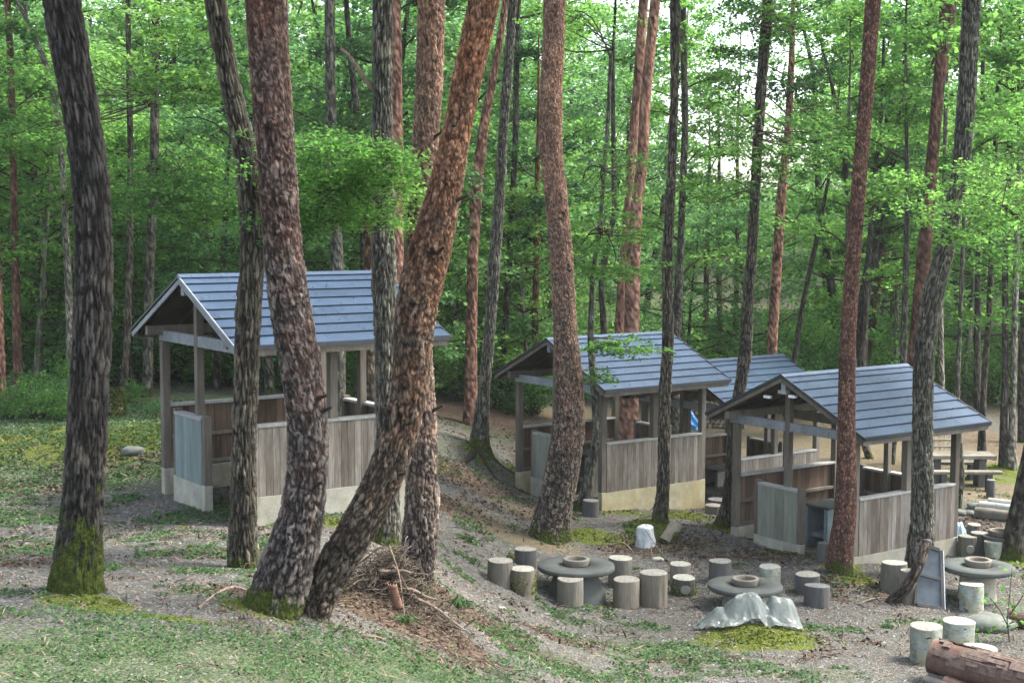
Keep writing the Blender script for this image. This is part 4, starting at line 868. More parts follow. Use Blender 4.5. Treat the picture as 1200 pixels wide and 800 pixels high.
def counter(P, u, v, su_, sv, h, label, mat, zb=-2.75):
    c = P(u, v, zb + h / 2); root = empty('cooking_counter', c - Zv * h / 2, label, 'counter')
    b = MB()
    b.obox(c - Vv * (sv / 2 - .05), U * su_ / 2, Vv * .05, Zv * h / 2); b.obox(c + Vv * (sv / 2 - .05), U * su_ / 2, Vv * .05, Zv * h / 2); b.obox(c + U * (su_ / 2 - .05), U * .05, Vv * (sv / 2 - .101), Zv * h / 2); b.obox(c - Zv * .1, U * (su_ / 2 - .101), Vv * (sv / 2 - .101), Zv * .04)
    b.build('body', mat, root, bevel=.012); MB().obox(c + Zv * (h / 2 + .022), U * (su_ / 2 + .02), Vv * (sv / 2 + .02), Zv * .02).build('top_plate', M['stone'], root, bevel=.008)
counter(P3, 1.9, 2.45, .8, .62, .95, 'pale blue concrete cooking counter inside the front right shelter', M['conc_b'])
counter(P2, 1.7, 2.5, .8, .62, .95, 'grey concrete cooking counter inside the middle shelter', M['conc'])
counter(P1, 1.7, 2.3, .8, .62, .95, 'grey concrete cooking counter inside the left shelter', M['conc'])
counter(P4, 1.8, 2.3, .8, .62, .95, 'grey concrete cooking counter inside the rear shelter', M['conc'])

# ================================================================== log stools, round tables and the rest of the yard
def log_body(name, base, top, r0, r1, mat, parent, seed, n=40, rough=1., ends=None, cutm=None, spl=1.):
    """upright or lying log between two points with a cracked side; the cut ends are meshes of their own"""
    base = np.asarray(base, float); top = np.asarray(top, float); ax = top - base; L = np.linalg.norm(ax); ax /= L
    a = np.cross(ax, (0, 0, 1.)) if abs(ax[2]) < .9 else np.cross(ax, (0, 1., 0)); a /= np.linalg.norm(a); b = np.cross(ax, a)
    m = max(4, int(L / .04)); th = np.arange(n) / n * 2 * math.pi; TH = np.tile(th, m + 1); S = np.repeat(np.linspace(0, L, m + 1), n)
    R0 = r0 + (r1 - r0) * S / L; rest = np.stack([R0 * np.cos(TH), R0 * np.sin(TH), S], 1)
    rad = R0 * (1 + .06 * rough * np.cos(TH * 2 + seed) + .03 * np.cos(TH * 3 + seed * 2)) + .008 * rough * fbm(rest * np.array([28, 28, 3]) + seed, 3, seed) - spl * .012 * np.clip(vnoise(np.stack([np.cos(TH) * 5, np.sin(TH) * 5, S * .3], 1) + seed, seed) - .55, 0, 1) * 4
    V = base + S[:, None] * ax + rad[:, None] * (np.cos(TH)[:, None] * a + np.sin(TH)[:, None] * b)
    i0 = np.arange(m)[:, None] * n; k = np.arange(n)[None]; k2 = (k + 1) % n; Fq = np.stack([i0 + k, i0 + k2, i0 + n + k2, i0 + n + k], 2).reshape(-1, 4)
    o = raw_mesh(name, V, Fq, mat, parent, True, attrs={'rest': ('FLOAT_VECTOR', rest), 'tone': ('FLOAT', np.full(len(V), (seed * .37) % 1)), 'plate': ('FLOAT', np.full(len(V), .5)), 'crack': ('FLOAT', np.full(len(V), .5) + .3 * vnoise(rest * np.array([25, 25, 8]), seed))})
    rims = [V[-n:]] if ends != 'both' else [V[-n:], V[:n][::-1]]
    for rim in rims:
        c = rim.mean(0); rr = [rim, c + (rim - c) * .97 + ax * (.006 if rim is rims[0] else -.006), c + (rim - c) * .5 + ax * (.007 if rim is rims[0] else -.007)]
        VV = np.concatenate(rr + [c[None] + ax * .006 * (1 if rim is rims[0] else -1)]); fs = []
        for q in range(2):
            for j in range(n): fs.append((q * n + j, q * n + (j + 1) % n, (q + 1) * n + (j + 1) % n, (q + 1) * n + j))
        for j in range(n): fs.append((2 * n + j, 2 * n + (j + 1) % n, 3 * n))
        raw_mesh('sawn_top' if ends != 'both' else 'sawn_end', VV, fs, cutm or M['cut'], parent, False, attrs={'rest': ('FLOAT_VECTOR', VV - c + ax * 0)})
    return o
stool_n = [0]
def stool(px, ytop, ybot, w, label, side='log', cut='cut', taper=1.0, mossy=False, knot=False, group=None, tilt=0):
    stool_n[0] += 1; s = stool_n[0]; h = hit(px, ybot); Y = h[1]; r = w / 2 * Y / F; Y += r * .9
    p = at(px, ybot, Y); x, y = p[0], Y; g0 = gz(x, y); top = at(px, ytop, Y)[2]; H = max(.2, top - g0)
    root = empty('log_stool', (x, y, g0), label, 'stool', group)
    tp = np.array([x + tilt + random.uniform(-.012, .012), y + random.uniform(-.02, .02), g0 + H])
    o = log_body('log_side', (x, y, g0 - .08), tp, r * taper * random.uniform(.98, 1.06), r, M[side], root, s, cutm=M[cut], rough=.8 if side != 'birch' else .45)
    if mossy:
        rg = np.random.default_rng(s); a = rg.uniform(0, 6.28, 500); z = np.abs(rg.normal(0, .35 * H, 500)); P = np.stack([x + (r + .012) * np.cos(a), y + (r + .012) * np.sin(a), g0 + np.minimum(z, H * .8)], 1)
        V, Fq = leaf_quads(P, .035, 1., .8, rg); raw_mesh('moss', V, Fq, M['mossleaf'], root)['kind'] = 'stuff'
    if knot:
        c = np.array([x + r * .02, y - r * .99, g0 + H * .42]); MB().tube([c + (0, .01, 0), c - (0, .02, 0)], [.085, .075], 20).build('knot', M['cut_p'], root, False)
    return root
ST = [(586, 656, 686, 29, 'grey log stool at the left end of the left fire table', 'log', 'cut', 1.03, 0, 0), (616, 643, 664, 27, 'grey log stool behind the two left ones at the left fire table', 'log_dk', 'cut', 1, 0, 0),
 (612, 666, 698, 31, 'mossy sided log stool front left of the left fire table', 'log_br', 'cut_p', 1.04, 1, 0), (668, 677, 711, 32, 'log stool straight in front of the left fire table', 'log', 'cut', 1.0, 0, 0),
 (733, 678, 713, 31, 'left one of the two adjoining log stools right of the left fire table', 'log_br', 'cut', 1.0, 0, 0), (765, 670, 712, 32, 'taller right one of the two adjoining log stools right of the left fire table', 'log_br', 'cut', 1.02, 0, 0),
 (726, 653, 690, 27, 'grey log stool half hidden behind the right rim of the left fire table', 'log', 'cut_p', 1.0, 0, 0), (797, 660, 686, 25, 'pale topped log stool standing free right of the adjoining pair', 'log_br', 'cut_p', 1.0, 0, 0),
 (801, 676, 699, 28, 'short dark log stool with a round cut branch knot and moss', 'log_dk', 'cut_p', 1.0, 1, 1), (844, 657, 684, 28, 'dark grey log stool behind the left rim of the covered fire table', 'log_dk', 'cut', 1.0, 0, 0),
 (902, 663, 686, 26, 'whitish log stool behind the covered fire table', 'birch', 'cut_p', 1.0, 0, 0), (946, 672, 698, 28, 'rear one of the two dark log stools right of the plastic sheet', 'log_dk', 'cut', 1.0, 0, 0),
 (957, 686, 713, 29, 'front one of the two dark log stools right of the plastic sheet', 'log_dk', 'cut_d', 1.03, 0, 0), (1048, 659, 695, 29, 'upright weathered log at the wall of the front right shelter', 'log', 'cut_p', 1.12, 0, 0),
 (1063, 668, 708, 20, 'narrow upright log half behind the leaning curved log', 'log_br', 'cut_p', 1.05, 0, 0), (1139, 684, 718, 29, 'white birch stool in front of the right fire table', 'birch', 'cut_p', .98, 0, 0),
 (1084, 733, 779, 39, 'tall white birch stool left of the log pile at lower right', 'birch', 'cut', .9, 0, 0), (1122, 727, 757, 38, 'whitish birch stool with pale top behind the log pile', 'birch', 'cut_p', .97, 0, 0),
 (1145, 759, 790, 47, 'broad pale birch stool right behind the big reddish log', 'birch', 'cut_p', 1.0, 0, 0), (1133, 628, 653, 21, 'grey stool with a yellow cut branch knot behind the right fire table', 'log', 'cut', 1.0, 0, 1),
 (1147, 624, 651, 20, 'leaning grey stool beside the one with the yellow knot', 'log_dk', 'cut', 1.1, 0, 0), (1164, 634, 657, 22, 'small whitish stool in front of the farthest fire table', 'birch', 'cut_p', .8, 0, 0),
 (1140, 614, 634, 16, 'small dark stool behind the blue plastic bag', 'log_dk', 'cut', 1.0, 0, 0), (966, 636, 656, 17, 'dark stool in the doorway of the front right shelter', 'log_dk', 'cut_d', 1.0, 0, 0),
 (987, 656, 668, 19, 'short mossy stump at the foot of the straight red pine', 'log_br', 'cut_p', 1.2, 1, 0), (692, 586, 606, 18, 'dark round stool at the entrance of the middle shelter', 'log_dk', 'cut_d', 1.1, 0, 0),
 (842, 585, 600, 27, 'wide dark stool at the entrance of the rear shelter', 'log_dk', 'cut_d', 1.0, 0, 0), (836, 592, 603, 20, 'low brown stool in front of the wide dark stool by the rear shelter', 'log_br', 'cut', 1.0, 0, 0)]
for a in ST: stool(a[0], a[1], a[2], a[3], a[4], a[5], a[6], a[7], bool(a[8]), bool(a[9]), 'log stools of the yard')

def fire_table(px, py_c, w, ybase, label, ped=.62, pedflare=1.15, ring=True, ringoff=0.):
    """py_c: centre of the top; stands on the ground, base front at ybase"""
    h = hit(px, ybase); Y = h[1] + w / 2 * h[1] / F * ped * .9; r = w / 2 * Y / F; p = at(px, py_c, Y); x, y = p[0], Y; g0 = gz(x, y); zt = p[2]
    root = empty('fire_table', (x, y, g0), label, 'table', 'round stone fire tables')
    def lathe(name, prof, mat, seed, n=64, amp=.012):
        V = []; Fq = []; th = np.arange(n) / n * 2 * math.pi
        for (rr, z) in prof:
            q = 1 + amp * np.array(fbm(np.stack([np.cos(th) * 1.5, np.sin(th) * 1.5, np.full(n, seed)], 1), 3, seed)) * 2
            V.append(np.stack([x + rr * q * np.cos(th), y + rr * q * np.sin(th), np.full(n, z)], 1))
        V = np.concatenate(V); k = np.arange(n); k2 = (k + 1) % n
        Fq = np.concatenate([np.stack([i * n + k, i * n + k2, (i + 1) * n + k2, (i + 1) * n + k], 1) for i in range(len(prof) - 1)])
        return raw_mesh(name, V, Fq, mat, root, False)
    t = .085
    top = lathe('table_top', [(.12, zt - t), (r * .96, zt - t), (r, zt - t + .02), (r, zt - .015), (r * .985, zt), (.24, zt + .002), (.235, zt - .03), (.01, zt - .03)], M['stone'], 3)
    lathe('pedestal', [(r * ped * pedflare * 1.02, g0 - .1), (r * ped * pedflare, g0 + .05), (r * ped * .92, zt - t - .10), (r * ped * .9, zt - t - .001), (.02, zt - t - .001)], M['stone'] if pedflare > 1.1 else M['conc'], 5, amp=.03)
    if ring: lathe('fire_ring', [(.20, zt + .0), (.222, zt + .085), (.218, zt + .105), (.165, zt + .105), (.155, zt + .09), (.15, zt + .01)], M['log_br'] if 0 else M['stone_l'], 7, 40, .02)
    MB().tube([(x, y, zt - .02), (x, y, zt + .02)], .149, 24).build('ash_bed', M['litter'], root)
    return root, x, y, zt, r
fire_table(675, 661, 92, 704, 'round dark stone fire table at left with a fire ring on top, stools all round', .62, 1.25)
ft2 = fire_table(873, 684, 88, 716, 'round stone fire table partly covered by the pale plastic sheet', .55, 1.1)
fire_table(1146, 662, 84, 707, 'round dark fire table at right on a thick concrete pedestal', .52, 1.02)
fire_table(1172, 627, 42, 650, 'farthest small round fire table at the right edge beside the mossy oak', .5, 1.05)

# plastic sheet thrown over things behind the moss mound
def drape(cx, cy, rx, ry, hf, label, mat, name, cat, n=70, seed=3, fold=.06, rot=0., outline=None):
    g = np.linspace(-1, 1, n); Xn, Yn = np.meshgrid(g, g); rr = np.sqrt(Xn ** 2 + Yn ** 2) + 1e-9; th = np.arctan2(Yn, Xn)
    k = np.maximum(np.abs(Xn), np.abs(Yn)) / rr; Xn = Xn * k; Yn = Yn * k                    # square -> disc
    rr = np.sqrt(Xn ** 2 + Yn ** 2); lob = 1 + .12 * np.sin(th * 3 + seed) + .10 * np.sin(th * 5 + 2 * seed) + .05 * np.sin(th * 9)
    X = Xn * rx * lob; Y = Yn * ry * lob; c, s = math.cos(rot), math.sin(rot); X, Y = X * c - Y * s, X * s + Y * c
    X = X.ravel(); Y = Y.ravel(); R2 = rr.ravel(); T = th.ravel(); hgt = hf(X, Y)
    f = np.abs(fbm(np.stack([np.cos(T) * 2.6, np.sin(T) * 2.6, R2 * .8], 1) + seed, 4, seed)); f2 = fbm(np.stack([X, Y, X * 0], 1) * 5, 4, seed + 3)
    z = terr(cx + X, cy + Y, False) + .035 + hgt * (1 - .25 * f) + fold * f * (.3 + R2) * 1.6 + .03 * f2 + .045 * (np.abs(fbm(np.stack([X * 2.2 + Y, Y * 2, X * 0], 1) * 3.2 + seed, 3, seed + 8)) - .2) * (hgt > .02) + fold * .42 * (_ridge(np.stack([T * 2.1 + 1.2 * R2, R2 * 1.3, R2 * 0 + seed], 1), seed + 4) + .6 * _ridge(np.stack([X * 5 + Y * 2, Y * 6 - X * 3, X * 0], 1), seed + 6) - .5) * np.clip(hgt * 8, 0, 1)
    V = np.stack([cx + X, cy + Y, z], 1); i = np.arange(n * n).reshape(n, n); Fq = np.stack([i[:-1, :-1].ravel(), i[:-1, 1:].ravel(), i[1:, 1:].ravel(), i[1:, :-1].ravel()], 1)
    o = raw_mesh(name, V, Fq, mat, None, True); tag(o, label, cat)
    sm = o.modifiers.new('thickness', 'SOLIDIFY'); sm.thickness = .004; return o
q = hit(878, 732); s_ = q[1] / F
def hf(X, Y):
    a = .44 * np.exp(-((X + .02) / .40) ** 4 - ((Y - .02) / .30) ** 4); b = .42 * np.exp(-((X - .50) / .27) ** 6 - ((Y - .05) / .30) ** 4); c_ = .27 * np.exp(-((X + .42) / .26) ** 2 - (Y / .3) ** 2)
    return np.maximum(np.maximum(a, b), c_) - .10 * np.exp(-((X - .24) / .07) ** 2)
drape(q[0] + .03, q[1] + .36, .80, .50, hf, 'crumpled pale green plastic sheet thrown over a pile behind the bright moss mound', M['tarp'], 'plastic_sheet', 'sheet', 110, 3, .055)
q = hit(757, 642)
def bag_dome(q, r, h, seed, label, mat):
    nt_, nz_ = 72, 34; V = []
    for j in range(nz_ + 1):
        t = j / nz_; th = np.arange(nt_) / nt_ * 2 * math.pi
        if t < .72: z = h * (t / .72) * .86; rr = r * (1.18 - .22 * (t / .72) ** .7)
        else: a_ = (t - .72) / .28 * math.pi / 2; z = h * (.86 + .14 * math.sin(a_)); rr = r * .96 * math.cos(a_)
        k_ = _ridge(np.stack([np.cos(th) * 2.4, np.sin(th) * 2.4, np.full(nt_, t * 1.2 + seed)], 1), seed); n_ = fbm(np.stack([np.cos(th) * 1.7, np.sin(th) * 1.7, np.full(nt_, t * 3 + seed)], 1), 3, seed)
        rr = rr * (1 + .16 * k_ * (1 - .4 * t) + .14 * n_); V.append(np.stack([q[0] + rr * np.cos(th), q[1] + r + rr * np.sin(th), q[2] + z + .03 * n_ * (t > .5) + 0 * th], 1))
    V = np.concatenate(V); k = np.arange(nt_); k2 = (k + 1) % nt_; Fq = np.concatenate([np.stack([i * nt_ + k, i * nt_ + k2, (i + 1) * nt_ + k2, (i + 1) * nt_ + k], 1) for i in range(nz_)])
    return tag(raw_mesh('plastic_bag', V, Fq, mat, None, True), label, 'bag')
bag_dome(q, .155, .42, 5, 'white plastic bag over a stump beside the leaning mossy log', M['bag'])
0 and drape(q[0], q[1] + .18, .185, .175, lambda X, Y: 0, 'white plastic bag over a stump beside the leaning mossy log', M['bag'], 'plastic_bag', 'bag', 60, 5, .015)
q = hit(1124, 637)
drape(q[0], q[1] + .15, .26, .2, lambda X, Y: .34 * np.exp(-((X) / .17) ** 4 - (Y / .14) ** 4), 'pale blue crumpled plastic bag behind the right fire table', M['bluebag'], 'plastic_bag', 'bag', 40, 8, .10)
# short mossy log leaning by the white bag
def lying(px0, py0, px1, py1, r0, r1, label, mat, seed, lift0=0., lift1=0., name='fallen_log', cat='log', cutm='cut_p', Y0=None, Y1=None, rough=1.):
    a = hit(px0, py0); b = hit(px1, py1)
    if Y0: a = at(px0, py0, Y0)
    if Y1: b = at(px1, py1, Y1)
    a = a + (0, 0, lift0); b = b + (0, 0, lift1); root = empty(name, a, label, cat)
    log_body('log_side', a, b, r0, r1, M[mat], root, seed, ends='both', cutm=M[cutm], rough=rough); return root, a, b
lm, a, b = lying(781, 634, 793, 613, .14, .12, 'short mossy log leaning beside the white plastic bag', 'log_br', 61, .0, 0., Y0=hit(781, 636)[1], Y1=hit(781, 636)[1] + .12)
rg = np.random.default_rng(5); t = rg.uniform(0, .75, 700)[:, None]; th = rg.uniform(0, 6.28, 700); P = a + (b - a) * t + .158 * np.stack([np.cos(th), np.sin(th) * .9, np.sin(th) * .3], 1); V, Fq = leaf_quads(P, .035, 1., .8, rg); raw_mesh('moss', V, Fq, M['mossleaf'], lm)['kind'] = 'stuff'
# curved log and framed panel leaning at the oak
yb = hit(1046, 703)[1] - .12
cl = empty('curved_log', hit(1046, 703), 'dark curved branch leaning up against the framed panel by the grey oak', 'branch')
C3 = [at(1041, 706, yb), at(1055, 697, yb - .12), at(1069, 679, yb - .18), at(1079, 657, yb - .10), at(1084, 642, yb), at(1087, 633, yb + .08)]
trunk_mesh('bark', C3, [.075, .088, .090, .088, .085, .075], bark_mat('dark_branch_bark', (.012, .009, .007), (.045, .035, .028), (.12, .095, .08), 'oak', -1), cl, 'oak', 32, .02, None, 71, .6, 0.)
MB().tube([C3[-1] - (0, 0, .03), C3[-1] + (0, 0, .01)], [.072, .06], 20).build('sawn_end', M['log_dk'], cl)
pn = empty('framed_panel', hit(1090, 712), 'upright grey panel in a dark wooden frame with one white edge leaning on the oak', 'panel')
ya = hit(1090, 714)[1] + .05; yt = ya + .42
A_, B_ = at(1073, 707, ya + .12), at(1105, 714, ya); C_, D_ = at(1075, 636, yt + .12), at(1103, 645, yt)
nrm = np.cross(B_ - A_, C_ - A_); nrm /= np.linalg.norm(nrm)
for nm, p, q2, w_, mm in [('frame_side', A_, C_, .05, 'log_dk'), ('frame_side', B_, D_, .05, 'log_dk'), ('frame_rail', A_, B_, .06, 'log_dk'), ('frame_rail', C_, D_, .06, 'log_dk'), ('frame_rail', (A_ + C_) / 2, (B_ + D_) / 2, .05, 'log_dk')]:
    ee = (q2 - p) / np.linalg.norm(q2 - p); k_ = .028 if nm == 'frame_rail' else 0.
    MB().beam(p + ee * k_, q2 - ee * k_, .05 + (.002 if nm == 'frame_rail' else 0), w_, up=np.cross(nrm, q2 - p)).build(nm, M[mm], pn, bevel=.004)
ex = (B_ - A_) / np.linalg.norm(B_ - A_)
MB().beam(B_ + ex * .035, D_ + ex * .035, .012, .05, up=nrm).build('white_edge', M['white'], pn)
MB().obox((A_ + B_ + C_ + D_) / 4 + nrm * -.012 * np.sign(nrm[1]) * -1, (B_ - A_) * .48, (C_ - A_) * .48, nrm * .006).build('panel_sheet', simple_mat('grey_blue_sheet', (.075, .095, .108), .5, 0, .4, .35, 4), pn)
# log pile at the lower right
lying(1092, 768, 1216, 800, .235, .25, 'big reddish log with flaking bark on top of the pile at lower right', 'redlog', 81, .0, .0, cutm='log_br', Y0=19.0, Y1=18.2, rough=.6)
big = bpy.data.objects[-1] if False else None
lying(1086, 800, 1150, 822, .15, .15, 'dark short log end under the big reddish log', 'log_dk', 82, Y0=18.75, Y1=18.2)
lying(1107, 803, 1190, 838, .16, .17, 'pinkish brown log under the big reddish log', 'redlog', 83, Y0=18.65, Y1=18.0, cutm='log_br')
lying(1180, 724, 1235, 738, .13, .14, 'dark red rotten log at the right edge behind the sapling', 'redlog', 84, .0, 0, Y0=22.1, Y1=21.8, cutm='log_dk')
# ragged flaps of bark on the big log
mb = MB(); a = at(1092, 768, 19.0); b = at(1216, 800, 18.2); rg = np.random.default_rng(12)
for i in range(60):
    t = rg.uniform(.12, .95); c = a + (b - a) * t; th = rg.uniform(.3, 2.6); ax = (b - a) / np.linalg.norm(b - a); s1 = np.cross(ax, Zv); s1 /= np.linalg.norm(s1); s2 = np.cross(s1, ax)
    n_ = s1 * math.cos(th) + s2 * math.sin(th); tt = np.cross(ax, n_); c = c + n_ * (.247 + rg.uniform(0, .012)); mb.obox(c, ax * rg.uniform(.05, .16), tt * rg.uniform(.03, .08) , n_ * .006)
lg = [o for o in bpy.data.objects if o.get('label', '').startswith('big reddish log')][0]
fl = mb.build('loose_bark', simple_mat('grey_loose_bark', (.115, .085, .07), .9, 0, .1, .5, 14, .5), lg, bevel=.003)
# logs lying behind the right fire tables
for i, (x0, y0, x1, y1, r, lab, m_) in enumerate([(1143, 606, 1196, 612, .13, 'long grey log lying in front of the picnic clearing, nearest of three', 'log'), (1148, 597, 1200, 603, .11, 'pale straight log lying second of three beyond the farthest table', 'rail'), (1158, 592, 1205, 597, .10, 'pale pole lying rearmost of the three logs beyond the farthest table', 'rail')]):
    lying(x0, y0, x1, y1, r, r * .9, lab, m_, 90 + i, r * .8, r * .8)
rg = np.random.default_rng(14)
for i in range(8):
    px = 1112 + i * 6 + rg.uniform(-2, 2); py = 598 + rg.uniform(-6, 10); p = hit(px, py); sz = rg.uniform(.07, .15)
    V = np.array([[math.cos(a) * math.cos(e), math.sin(a) * math.cos(e), math.sin(e)] for e in np.linspace(-1.57, 1.57, 9) for a in np.linspace(0, 2 * math.pi, 14, endpoint=False)]); nn = 14
    V = V * (1 + .28 * fbm(V * 1.4 + i * 5, 3, i)[:, None]) * np.array([1.4, 1, .7]) * sz + p + (0, 0, sz * .4)
    Fq = np.array([[r_ * nn + k, r_ * nn + (k + 1) % nn, (r_ + 1) * nn + (k + 1) % nn, (r_ + 1) * nn + k] for r_ in range(8) for k in range(nn)])
    tag(raw_mesh('stone', V, Fq, M['rock'], None, True), 'grey stone in the rubble heap behind the blue plastic bag', 'stone', 'stones of the rubble heap')
def rock(px, py, sz, label, mat='rock', fl=.6, seed=3):
    p = hit(px, py); n1, n2 = 18, 12
    V = np.array([[math.cos(a) * math.cos(e), math.sin(a) * math.cos(e), math.sin(e)] for e in np.linspace(-1.57, 1.57, n2) for a in np.linspace(0, 2 * math.pi, n1, endpoint=False)])
    V = V * (1 + .25 * fbm(V * 1.6 + seed, 3, seed)[:, None]) * np.array([1.3, .9, fl]) * sz + p + (0, 0, sz * fl * .35)
    Fq = np.array([[r_ * n1 + k, r_ * n1 + (k + 1) % n1, (r_ + 1) * n1 + (k + 1) % n1, (r_ + 1) * n1 + k] for r_ in range(n2 - 1) for k in range(n1)])
    return tag(raw_mesh('stone', V, Fq, M[mat], None, True), label, 'stone')
rock(156, 531, .17, 'pale stone lying on the mossy bank left of the left shelter', 'rock'); rock(771, 656, .09, 'small pale stone by the sticks in front of the white bag', 'conc', .5, 9)
rock(1158, 735, .33, 'flat greenish mossy stone slab behind the birch stools', 'rock', .5, 6); rock(588, 713, .05, 'tiny pale stone on the gravel near the brush pile', 'conc', .5, 4); rock(640, 720, .0501, 'tiny grey stone in front of the left fire table', 'rock', .5, 5)
# mossy stump at left edge of the wood
q = hit(133, 487); st = empty('mossy_stump', q, 'yellow mossy broken stump at the foot of the leaning brown trunk', 'stump')
trunk_mesh('stump_wood', [q - (0, 0, .2), q + (0, 0, .3), q + (.08, 0, .62)], [.26, .20, .06], M['bark_pale'], st, 'oak', 30, .03, None, 4, 2., .3)
rg = np.random.default_rng(44); a_ = rg.uniform(0, 6.28, 1500); z_ = rg.uniform(-.05, .62, 1500); P = q + np.stack([(.30 - .32 * np.maximum(z_, 0)) * np.cos(a_) + .12 * z_, (.30 - .32 * np.maximum(z_, 0)) * np.sin(a_), z_], 1); V, Fq = leaf_quads(P, .05, 1.2, .8, rg); raw_mesh('moss', V, Fq, M['mossleaf'], st)['kind'] = 'stuff'
# picnic table, pallet, slide, firewood in the clearing behind
q = hit(1128, 572); pt = empty('picnic_table', q, 'old dark plank picnic table with benches in the clearing behind the right shelter', 'table')
yc = q[1] + .45; T = lambda dx, dy, z: np.array([q[0] + dx, yc + dy, gz(q[0], yc) + z])
for j in range(4): MB().obox(T(0, -.27 + .18 * j, .74), (.85, 0, 0), (0, .08, 0), (0, 0, .045)).build('table_plank', M['log'], pt, bevel=.008)
for sy in (-1, 1):
    MB().obox(T(0, sy * .68, .44), (.85, 0, 0), (0, .14, 0), (0, 0, .035)).build('bench_plank', M['log'], pt, bevel=.008)
    for sx in (-1, 1): MB().obox(T(sx * .55, sy * .68, .15), (.06, 0, 0), (0, .1, 0), (0, 0, .254)).build('bench_leg', M['log_dk'], pt)
for sx in (-1, 1): MB().obox(T(sx * .55, 0, .25), (.09, 0, 0), (0, .2, 0), (0, 0, .444)).build('leg', M['log_dk'], pt)
stool(1161, 562, 584, 10, 'small dark post stump right of the picnic table', 'log_dk', 'cut_d', 1.1)
p0 = hit(1098, 535); pl = empty('pallet', p0, 'weathered slatted pallet leaning in the clearing seen over the right shelter wall', 'pallet')
e1 = np.array([.62, .1, 0]); e2 = np.array([.18, .55, .45])
for j in range(8): MB().beam(p0 + e1 * ((j / 7) * 1.6 - .8) , p0 + e1 * ((j / 7) * 1.6 - .8) + e2 * 1.3, .05, .02, up=np.cross(e1, e2)).build('slat', M['post'], pl)
for j in range(4): MB().beam(p0 - e1 * .85 + e2 * (.1 + .36 * j) + Zv * .03, p0 + e1 * .85 + e2 * (.1 + .36 * j) + Zv * .03, .05, .03, up=np.cross(e1, e2)).build('crosspiece', M['post'], pl)
Ys = 43.; sl = empty('slide', (*at(804, 500, Ys)[:2], gz(*at(804, 500, Ys)[:2])), 'bright blue plastic slide seen through the middle shelter', 'slide')
pth = [at(796, 468, Ys), at(799, 476, Ys - .1), at(803, 484, Ys - .3), at(808, 493, Ys - .5), at(814, 501, Ys - .7), at(821, 504, Ys - .9)]
for (off, w_, mm, nm) in ((0, .16, 'bluestripe', 'chute'), (-.13, .05, 'blue', 'side_rail'), (.13, .05, 'blue', 'side_rail')):
    mb = MB()
    for a, b in zip(pth[:-1], pth[1:]): mb.beam(a + np.array([off, 0, .0 if nm == 'chute' else .05]), b + np.array([off, 0, .0 if nm == 'chute' else .05]), w_ * 1.2, .04 if nm == 'chute' else .14)
    mb.build(nm, M[mm], sl)
g_ = gz(pth[0][0], Ys)
for dx in (-.15, .15): MB().tube([(pth[0][0] + dx, Ys + .1, g_ - .1), (pth[0][0] + dx, Ys + .1, pth[0][2] + .1)], .03, 8).build('leg', M['blue'], sl)
Yf = 44.5; pf = at(833, 500, Yf); fw = empty('firewood_stack', (pf[0], Yf, gz(pf[0], Yf)), 'stack of split firewood seen between the middle and rear shelter', 'firewood')
mb = MB(); rg = np.random.default_rng(31)
for iz in range(6):
    for ix in range(11): mb.tube([(pf[0] - .85 + ix * .165 + (iz % 2) * .08, Yf, gz(pf[0], Yf) + .07 + iz * .135), (pf[0] - .85 + ix * .165 + (iz % 2) * .08 + rg.normal(0, .01), Yf + .4, gz(pf[0], Yf) + .07 + iz * .135)], rg.uniform(.055, .08), 7)
mb.build('split_logs', M['log_br'], fw)
for dx in (-1.0, 1.06): MB().tube([(pf[0] + dx, Yf + .2, fw.location.z - .1), (pf[0] + dx, Yf + .2, fw.location.z + 1.0)], .04, 8).build('stake', M['log_dk'], fw)

# brush pile with a curl of bark
q = hit(455, 708); rg = np.random.default_rng(41); mb = MB()
bp = empty('brush_pile', q, 'heap of dry twigs between the leaning pine and the upright pine', 'brush pile')
for i in range(760):
    a = rg.uniform(0, 6.28); rr = abs(rg.normal(0, .46)); x = q[0] + .02 + rr * math.cos(a) * 1.05; y = q[1] + .35 + rr * math.sin(a) * .6; h0 = .52 * math.exp(-(rr / .45) ** 2); z = gz(x, y) + rg.uniform(0.01, 1) * h0
    L = rg.uniform(.12, .55); az = rg.uniform(0, 6.28); el = rg.normal(0, .35); d = np.array([math.cos(az) * math.cos(el), math.sin(az) * math.cos(el), math.sin(el)]) * L; p = np.array([x, y, z])
    limb_tube(mb, p - d / 2, p + d / 2, rg.uniform(.003, .010), .002, 0, 4, 4, rg, .12)
mb.build('twigs', simple_mat('dry_twig', (.085, .068, .052), .9, 0, .1, .6, 14), bp)['kind'] = 'stuff'
mb = MB()
for (a, b, r0) in [((445, 668), (482, 672), .022), ((462, 682), (484, 678), .018), ((478, 690), (512, 702), .02), ((486, 700), (545, 738), .017), ((460, 662), (478, 690), .010)]:
    pa = at(*a, q[1] + .15); pb = at(*b, q[1] + .05); pb[2] = max(pb[2], gz(pb[0], pb[1]) + .01); pa[2] = max(pa[2], gz(pa[0], pa[1]) + .02); limb_tube(mb, pa, pb, r0, r0 * .5, 0, 6, 6, rg, .04)
mb.build('thick_sticks', M['stick'], bp)
pc = at(460, 697, q[1]); V = []; 
for i in range(9):
    for j in range(7): a = -1.1 + 2.2 * j / 6; V.append(pc + np.array([.055 * math.sin(a) + .07 * (1 - i / 8), -.035 * math.cos(a) - .05, -.13 + .26 * i / 8 + .012 * math.sin(j * 3 + i)]))
bo = raw_mesh('bark_curl', np.array(V), np.array([[i * 7 + j, i * 7 + j + 1, (i + 1) * 7 + j + 1, (i + 1) * 7 + j] for i in range(8) for j in range(6)]), simple_mat('red_bark_curl', (.15, .085, .06), .9, 0, .1, .4, 20), bp, True); bo.modifiers.new('t', 'SOLIDIFY').thickness = .012
